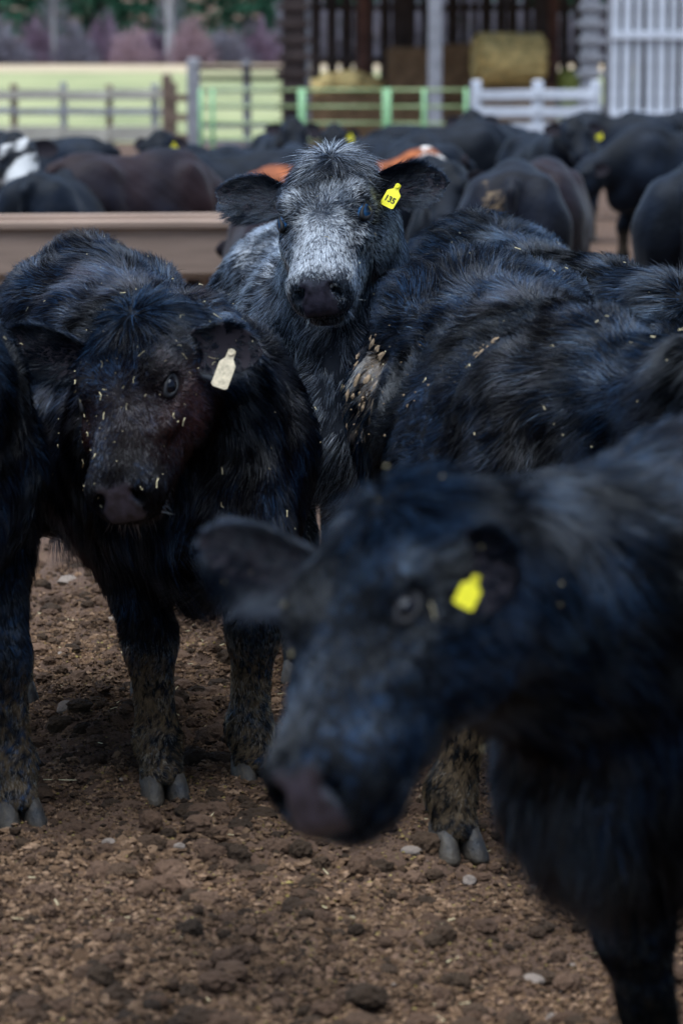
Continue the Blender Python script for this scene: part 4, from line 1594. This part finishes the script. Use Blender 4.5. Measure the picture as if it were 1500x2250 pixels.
# hay
def rough_bale(name, sx, sy, sz, mat, round_=False, seed=0):
    bm = bmesh.new()
    if round_:
        bmesh.ops.create_cone(bm, cap_ends=True, segments=28, radius1=sz / 2, radius2=sz / 2, depth=sx)
        bmesh.ops.rotate(bm, matrix=Matrix.Rotation(math.pi / 2, 3, 'Y'), verts=bm.verts)
        bmesh.ops.bevel(bm, geom=[e for e in bm.edges if e.calc_face_angle(0) > 1], offset=.08, segments=2, affect='EDGES')
        bmesh.ops.triangulate(bm, faces=[f for f in bm.faces if len(f.verts) > 4])
    else:
        bmesh.ops.create_cube(bm, size=1)
        bmesh.ops.scale(bm, vec=(sx, sy, sz), verts=bm.verts)
        bmesh.ops.bevel(bm, geom=bm.edges[:], offset=.06, segments=2, affect='EDGES')
    bmesh.ops.subdivide_edges(bm, edges=bm.edges[:], cuts=2, use_grid_fill=True)
    rr = random.Random(seed)
    for v in bm.verts:
        v.co += Vector((rr.uniform(-.03, .03), rr.uniform(-.03, .03), rr.uniform(-.03, .03)))
    me = bpy.data.meshes.new(name)
    bm.to_mesh(me); bm.free()
    return me


def bale(label, px, y, z0, sx, sy, sz, mat, rz=0, round_=False):
    o = link('hay_bale', rough_bale('hay_bale', sx, sy, sz, mat, round_, random.randint(0, 9999)), mat)
    o.location = (px_x(px, y), y, z0 + sz / 2)
    o.rotation_euler = (0, 0, rz)
    tag(o, label, 'hay bale', 'hay bales stored in the barn')


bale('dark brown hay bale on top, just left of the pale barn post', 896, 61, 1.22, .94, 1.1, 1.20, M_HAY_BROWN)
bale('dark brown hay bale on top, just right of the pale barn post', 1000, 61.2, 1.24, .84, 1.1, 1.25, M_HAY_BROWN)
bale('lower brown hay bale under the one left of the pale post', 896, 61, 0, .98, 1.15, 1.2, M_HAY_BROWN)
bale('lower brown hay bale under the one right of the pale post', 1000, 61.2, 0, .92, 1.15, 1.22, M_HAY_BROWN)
bale('golden round hay bale lying on the pile in the barn', 1112, 60.0, 1.62, 1.45, .9, 1.08, M_HAY, rz=.15, round_=True)
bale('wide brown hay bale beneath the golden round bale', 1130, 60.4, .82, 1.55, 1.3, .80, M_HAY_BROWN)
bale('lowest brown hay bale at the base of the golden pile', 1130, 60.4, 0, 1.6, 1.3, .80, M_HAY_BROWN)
bale('greenish hay bale at the right end of the pile', 1240, 60.2, .95, .40, 1.0, 1.0, M_HAY_GREEN)
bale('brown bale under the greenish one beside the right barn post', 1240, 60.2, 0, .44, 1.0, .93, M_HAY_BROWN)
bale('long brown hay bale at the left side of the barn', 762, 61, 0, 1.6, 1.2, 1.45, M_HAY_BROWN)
# loose hay on top of the left bale
v, f = ico(4)
v = v * np.array([.82, .5, .30]); v = v + vnoise(v.astype(np.float32), 5, 3) * .05 + vnoise(v.astype(np.float32), 14, 4) * .03
lh = link('loose_hay', mesh_np('loose_hay', v, f), M_HAY)
lh.location = (px_x(765, 61), 61, 1.62)
tag(lh, 'heap of loose pale hay on the left bale', 'hay')

# ------------------------------------------------------------------ trees beyond the pasture
M_NEEDLE = simple_mat('fir_needles', (.030, .095, .052), rough=.8, spec=.2, var=.5, scale=.6)
M_TWIG_PINK = simple_mat('pink_twigs', (.36, .24, .26), rough=.9, spec=.1, var=.35, scale=1.2)
M_TWIG_GREY = simple_mat('grey_twigs', (.22, .20, .23), rough=.9, spec=.1, var=.35, scale=1.2)
M_TWIG_MAUVE = simple_mat('mauve_twigs', (.24, .16, .21), rough=.9, spec=.1, var=.35, scale=1.2)
M_BARK = simple_mat('dark_bark', (.06, .045, .04), rough=.9, spec=.1, var=.4, scale=2)
M_BARK_PALE = simple_mat('pale_bark', (.40, .38, .37), rough=.9, spec=.1, var=.3, scale=2)


def sprays(centres, dirs, lens, wid, rng):
    """thin folded slivers along given directions -> verts, faces"""
    n = len(centres)
    dirs = unit(dirs)
    side = unit(np.cross(dirs, rng.normal(size=(n, 3))))
    nrm = np.cross(dirs, side)
    a = centres - dirs * lens[:, None] * .5
    b = centres + dirs * lens[:, None] * .5
    m = centres + nrm * (wid * .5)[:, None]
    V = np.stack([a, m + side * wid[:, None] * .5, b, m - side * wid[:, None] * .5], 1).reshape(-1, 3)
    k = np.arange(n)[:, None] * 4
    F = np.concatenate([k + np.array([0, 1, 2]), k + np.array([0, 2, 3])])
    return V, F


def conifer_np(rng, h, r):
    n = 1700
    t = rng.random(n) ** .8
    lay = np.floor(t * 14) / 14
    t = lay + (t - lay) * .35
    rad = r * (1 - t) ** .9 * np.sqrt(rng.random(n)) * (.75 + .5 * rng.random(n))
    a = rng.uniform(0, 6.28, n)
    c = np.stack([np.cos(a) * rad, np.sin(a) * rad, h * (.06 + .94 * t) - .3 * rad], 1)
    d = np.stack([np.cos(a), np.sin(a), rng.uniform(-.7, .1, n)], 1) + rng.normal(size=(n, 3)) * .3
    return sprays(c, d, rng.uniform(.5, 1.2, n), rng.uniform(.18, .42, n), rng)


def trunk_np(h, r0, r1, lean=(0, 0), n=8, seg=6, rng=None):
    V, F = [], []
    for i in range(seg + 1):
        t = i / seg
        r = r0 + (r1 - r0) * t
        ox, oy = lean[0] * t * t, lean[1] * t * t
        for j in range(n):
            a = 6.283 * j / n
            V.append((ox + r * math.cos(a), oy + r * math.sin(a), h * t))
    for i in range(seg):
        for j in range(n):
            F.append((i * n + j, i * n + (j + 1) % n, (i + 1) * n + (j + 1) % n, (i + 1) * n + j))
    return np.array(V), F


rng = np.random.default_rng(77)
Vs, Fs, off = [], [], 0
for row, (yy, cnt) in enumerate(((214, 13), (222, 14), (232, 14))):
    for i in range(cnt):
        xx = -30 + 62 * (i + rng.uniform(-.3, .3) + .5 * (row % 2)) / cnt
        h = rng.uniform(14, 22)
        v, f = conifer_np(rng, h, rng.uniform(2.6, 3.8))
        z = float(terrain(np.array([xx]), np.array([float(yy)]))[0])
        Vs.append(v + np.array([xx, yy, z])); Fs.append(f + off); off += len(v)
        tv, tf = trunk_np(h * .95, .28, .05)
        q = np.array(tf); q = np.concatenate([q[:, [0, 1, 2]], q[:, [0, 2, 3]]])
        Vs.append(tv + np.array([xx, yy, z])); Fs.append(q + off); off += len(tv)
wood = link('conifer_wood', mesh_np('conifer_wood', np.concatenate(Vs), np.concatenate(Fs), smooth=False), M_NEEDLE)
tag(wood, 'dark green conifer wood beyond the pasture', 'wood', kind='stuff')


def bush(label, px, y, w, h, mat, seed, trunk_pale=False):
    rg = np.random.default_rng(seed)
    n = 850
    a = rg.uniform(0, 6.28, n); el = rg.random(n)
    lobe = 1 + .35 * np.sin(a * 2 + seed) + .35 * np.sin(a * 3 + el * 9 + seed * 2)
    rad = np.sqrt(rg.random(n)) * w * .5 * lobe
    zc = h * (.05 + .95 * el ** 1.3 * (1 - .75 * np.minimum(rad / (w * .62), 1) ** 1.6)) * (1 + .25 * np.sin(a * 4 + seed * 3))
    c = np.stack([np.cos(a) * rad, np.sin(a) * rad, zc], 1)
    d = np.stack([np.cos(a) * .6, np.sin(a) * .6, np.full(n, 1.3)], 1) + rg.normal(size=(n, 3)) * .35
    v, f = sprays(c, d, rg.uniform(.5, 1.3, n), rg.uniform(.05, .14, n), rg)
    x = px_x(px, y)
    root = empty('bush', (x, y, float(terrain(np.array([x]), np.array([float(y)]))[0])))
    link('crown', mesh_np('crown', v, f, smooth=False), mat, root)
    tv, tf = [], []
    for k in range(5):
        v1, f1 = trunk_np(h * .55, .06, .02, lean=(rg.uniform(-.3, .3) * w, rg.uniform(-.3, .3) * w), n=5, seg=4)
        tf += [tuple(i + len(tv) for i in q) for q in f1]; tv += v1.tolist()
    link('trunk', mesh_np('trunk', np.array(tv), tf), M_BARK_PALE if trunk_pale else M_BARK, root)
    tag(root, label, 'bush', 'leafless bushes along the far field edge')


bush('grey leafless bush at the far left of the field edge', 15, 204, 3.2, 2.9, M_TWIG_GREY, 1)
bush('mauve leafless bush second from the left edge of the field', 95, 206, 3.4, 3.0, M_TWIG_MAUVE, 2)
bush('grey-mauve leafless bush between the mauve bush and the pale pink one', 170, 205, 3.0, 2.6, M_TWIG_GREY, 3)
bush('tall mauve leafless bush just left of the brightest pink bush', 238, 207, 3.4, 3.2, M_TWIG_MAUVE, 4)
bush('brightest pink leafless bush at the far field edge', 300, 203, 3.2, 2.3, M_TWIG_PINK, 5)
bush('pale pink leafless bush right of the whitish tree trunk', 425, 203, 3.0, 2.9, M_TWIG_PINK, 6)
bush('low mauve leafless bush left of the whitish tree trunk', 345, 206, 2.6, 2.2, M_TWIG_MAUVE, 7)
bush('grey leafless bush between the pale pink bush and the barn', 500, 205, 3.4, 2.4, M_TWIG_GREY, 8)
bush('lavender leafless bush beside the barn\'s left post', 575, 206, 3.4, 2.9, M_TWIG_MAUVE, 9)


def bare_tree(label, px, y, h, r):
    x = px_x(px, y)
    root = empty('bare_tree', (x, y, float(terrain(np.array([x]), np.array([float(y)]))[0])))
    rg = np.random.default_rng(int(px))
    v, f = trunk_np(h, r, r * .4, lean=(rg.uniform(-.4, .4), 0))
    link('trunk', mesh_np('trunk', v, f), M_BARK_PALE, root)
    n = 500
    t = rg.uniform(.25, 1, n); a = rg.uniform(0, 6.28, n); rd = rg.random(n) * 1.5 * (1.2 - t)
    c = np.stack([np.cos(a) * rd, np.sin(a) * rd, h * t + rd * .5], 1)
    d = np.stack([np.cos(a), np.sin(a), np.full(n, 1.2)], 1)
    v, f = sprays(c, d, rg.uniform(.5, 1.2, n), rg.uniform(.04, .1, n), rg)
    link('crown', mesh_np('crown', v, f, smooth=False), M_TWIG_GREY, root)
    tag(root, label, 'tree')


bare_tree('whitish bare tree trunk rising between the pink bushes', 380, 204, 9, .40)
bare_tree('thin pale bare tree among the grey bushes on the left', 128, 205, 8, .18)
# brush that shows through the gaps of the barn
Vs, Fs, off = [], [], 0
for i in range(16):
    n = 900
    w, h = rng.uniform(3, 4), rng.uniform(3.5, 5)
    a = rng.uniform(0, 6.28, n); rad = np.sqrt(rng.random(n)) * w * .5; el = rng.random(n)
    c = np.stack([np.cos(a) * rad, np.sin(a) * rad, h * el], 1)
    d = np.stack([np.cos(a) * .5, np.sin(a) * .5, np.full(n, 1.3)], 1) + rng.normal(size=(n, 3)) * .3
    v, f = sprays(c, d, rng.uniform(.5, 1.3, n), rng.uniform(.06, .16, n), rng)
    yy = 208 + rng.uniform(-3, 3); xx = -3 + i * 2.4
    v = v + np.array([xx, yy, float(terrain(np.array([xx]), np.array([yy]))[0])])
    Vs.append(v); Fs.append(f + off); off += len(v)
br = link('brush', mesh_np('brush', np.concatenate(Vs), np.concatenate(Fs), smooth=False), M_TWIG_GREY)
tag(br, 'grey leafless brush showing through the barn wall gaps', 'brush', kind='stuff')

# ------------------------------------------------------------------ the herd in the background
HERD = 'herd standing in the yard behind'


def coat_far(brown=0.0, spots=(), kind=None):
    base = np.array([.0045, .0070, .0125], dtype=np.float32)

    def fn(c, p, q, w, rng):
        N = len(p)
        k = 1 + .5 * vnoise(p, 6, 9)[:, :1] + .25 * vnoise(p, 30, 10)[:, :1]
        col = np.tile(base, (N, 1)) * np.clip(k, .4, 2)
        if kind == 'red':
            col = np.tile(np.array([.30, .085, .028], dtype=np.float32), (N, 1)) * np.clip(k, .6, 1.4)
            wf = w['head'][:, None] * sstep(.06, .0, np.abs(q[:, 1]) * .0 + .0)[:, None]
            hd = (w['head'] > .5)[:, None] * np.ones((1, 3))
            col = np.where(hd > .5, np.array([.62, .56, .50]), col)
        elif kind == 'baldy':
            hd = sstep(.3, .6, w['head'] + .35 * vnoise(p, 14, 4)[:, 0] - .1)[:, None] * (vnoise(p, 13, 6)[:, :1] > .05)
            col = col * (1 - hd) + np.array([.42, .40, .38]) * hd
        br = np.clip(vnoise(p, 4, 3)[:, :1] * .5 + .6, 0, 1) * brown
        col = col * (1 - br) + np.array([.026, .011, .010], dtype=np.float32) * br
        col = col.astype(np.float32)
        mud(col, p, w, rng, .8, spots)
        return col
    return fn


def copy_tree(o, parent=None):
    c = o.copy()
    COL.objects.link(c)
    c.parent = parent
    for ch in [k for k in ALL_CHILDREN.get(o.name, ())]:
        copy_tree(ch, c)
    return c


RUMP_MUD = (((-.64, .10, .80), (.12, .05, .24), (.22, .145, .08), .6), ((-.60, .02, 1.0), (.10, .05, .06), (.18, .12, .07), .5))
poses = {
    'up': ((.66, 0, 1.20), (.72, 0, -.70), (.7, 0, .7)),
    'low': ((.78, .02, .86), (.55, .05, -.83), (.83, 0, .55)),
    'left': ((.50, .26, 1.12), (.25, .60, -.75), (.3, .6, .7)),
    'right': ((.50, -.26, 1.10), (.25, -.60, -.75), (.3, -.6, .7)),
}
protos = {}
FAR_TAG = [(1, .08, .0, (0, 0, 1), (1, .2, 0), 'yellow')]


def proto(pose, coat_key):
    key = (pose, coat_key)
    if key not in protos:
        ct = {'black': coat_far(), 'brown': coat_far(.6, RUMP_MUD), 'mud': coat_far(.1, RUMP_MUD), 'red': coat_far(kind='red'), 'baldy': coat_far(kind='baldy')}[coat_key]
        po, fd, fu = poses[pose]
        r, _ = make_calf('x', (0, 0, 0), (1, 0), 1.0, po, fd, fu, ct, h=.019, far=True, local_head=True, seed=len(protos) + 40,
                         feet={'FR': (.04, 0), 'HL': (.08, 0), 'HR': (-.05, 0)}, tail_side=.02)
        protos[key] = [r, False]
    return protos[key]


herd = [
    ('black calf with white patches on its face at the left edge', 5, 17.6, -75, 'up', 'baldy', 1.0, 0),
    ('black calf standing high behind the white-patched calf on the left', 75, 21.5, 160, 'low', 'black', 1.03, 0),
    ('black calf turned away behind the left part of the feed bunk', 135, 16.7, 78, 'low', 'black', .92, 0),
    ('brownish calf with mud on its rump behind the feed bunk', 300, 17.3, 48, 'low', 'brown', 1.0, 0),
    ('black calf with a yellow tag just right of the brownish calf', 455, 22.5, -120, 'up', 'black', .95, 1),
    ('black calf side-on between the brownish calf and the roan calf\'s ear', 520, 19.0, 20, 'left', 'black', .97, 0),
    ('muddy brownish rump beside the end of the feed bunk', 628, 12.8, 97, 'low', 'brown', .92, 0),
    ('rust-red calf with a white face behind the roan calf\'s head', 735, 17.6, -28, 'up', 'red', .92, 0),
    ('black calf turned away just right of the roan calf\'s tagged ear', 915, 17.4, 98, 'right', 'black', 1.0, 0),
    ('black calf facing the camera with a bright yellow tag', 1002, 15.3, -97, 'up', 'black', .9, 2),
    ('black calf seen from behind with tan mud streaks on its rump', 1125, 14.3, 86, 'low', 'mud', 1.0, 0),
    ('brownish calf turned away right of the mud-streaked rump', 1188, 16.4, 80, 'low', 'brown', .97, 0),
    ('black calf with lowered head facing left over the bare soil patch', 1475, 24.0, 205, 'low', 'black', 1.05, 0),
    ('black calf cut off by the right edge, seen from behind', 1525, 14.2, 80, 'low', 'black', 1.0, 0),
    ('far black calf left of the middle green panel', 620, 27.0, -80, 'up', 'black', 1.0, 0),
    ('far black calf with a tag under the middle green panel', 760, 27.5, -100, 'up', 'black', .95, 1),
    ('far black calf right of the red calf with a tag', 880, 23.5, -60, 'low', 'black', 1.0, 1),
    ('far black calf below the last green upright', 975, 26.5, 15, 'low', 'black', 1.06, 0),
    ('far black calf below the white board fence\'s left post', 1080, 28.0, -110, 'up', 'black', 1.05, 0),
    ('far black calf below the white board fence\'s second post', 1195, 25.0, -75, 'up', 'black', 1.02, 0),
    ('far black calf with a yellow tag under the right crib post', 1262, 29.0, -90, 'up', 'black', .95, 1),
    ('far black calf broadside under the slatted gate', 1345, 34.0, 185, 'low', 'black', 1.08, 0),
    ('farthest black calf at the right under the slatted gate', 1455, 36.0, 20, 'left', 'black', 1.1, 0),
]
first_use = []
for row in herd:
    proto(row[4], row[5])
ALL_CHILDREN = {}
for o in COL.objects:
    if o.parent is not None:
        ALL_CHILDREN.setdefault(o.parent.name, []).append(o)
for lab, px, y, ang, pose, ck, sc_, tg_ in herd:
    pr = protos[(pose, ck)]
    o = pr[0] if not pr[1] else copy_tree(pr[0])
    pr[1] = True
    o.location = (px_x(px, y), y, 0)
    o.rotation_euler = (0, 0, math.radians(ang))
    o.scale = (sc_, sc_, sc_)
    tag(o, lab, 'calf', HERD)
    if tg_:
        first_use.append((o, tg_, ang, pose))
for o, k, ang, pose in first_use:
    po, fd, fu = poses[pose]
    c = Calf(po, fd, fu)
    t = link('ear_tag', TAG_Y_ME, None, o)
    w_ = c.H(.07, .17 if k == 1 else .16, .03)
    t.location = tuple(float(v) for v in w_)
    t.rotation_euler = (0, 0, -math.radians(ang) + math.pi)
    t.scale = (1.7,) * 3 if k == 2 else (1.3,) * 3
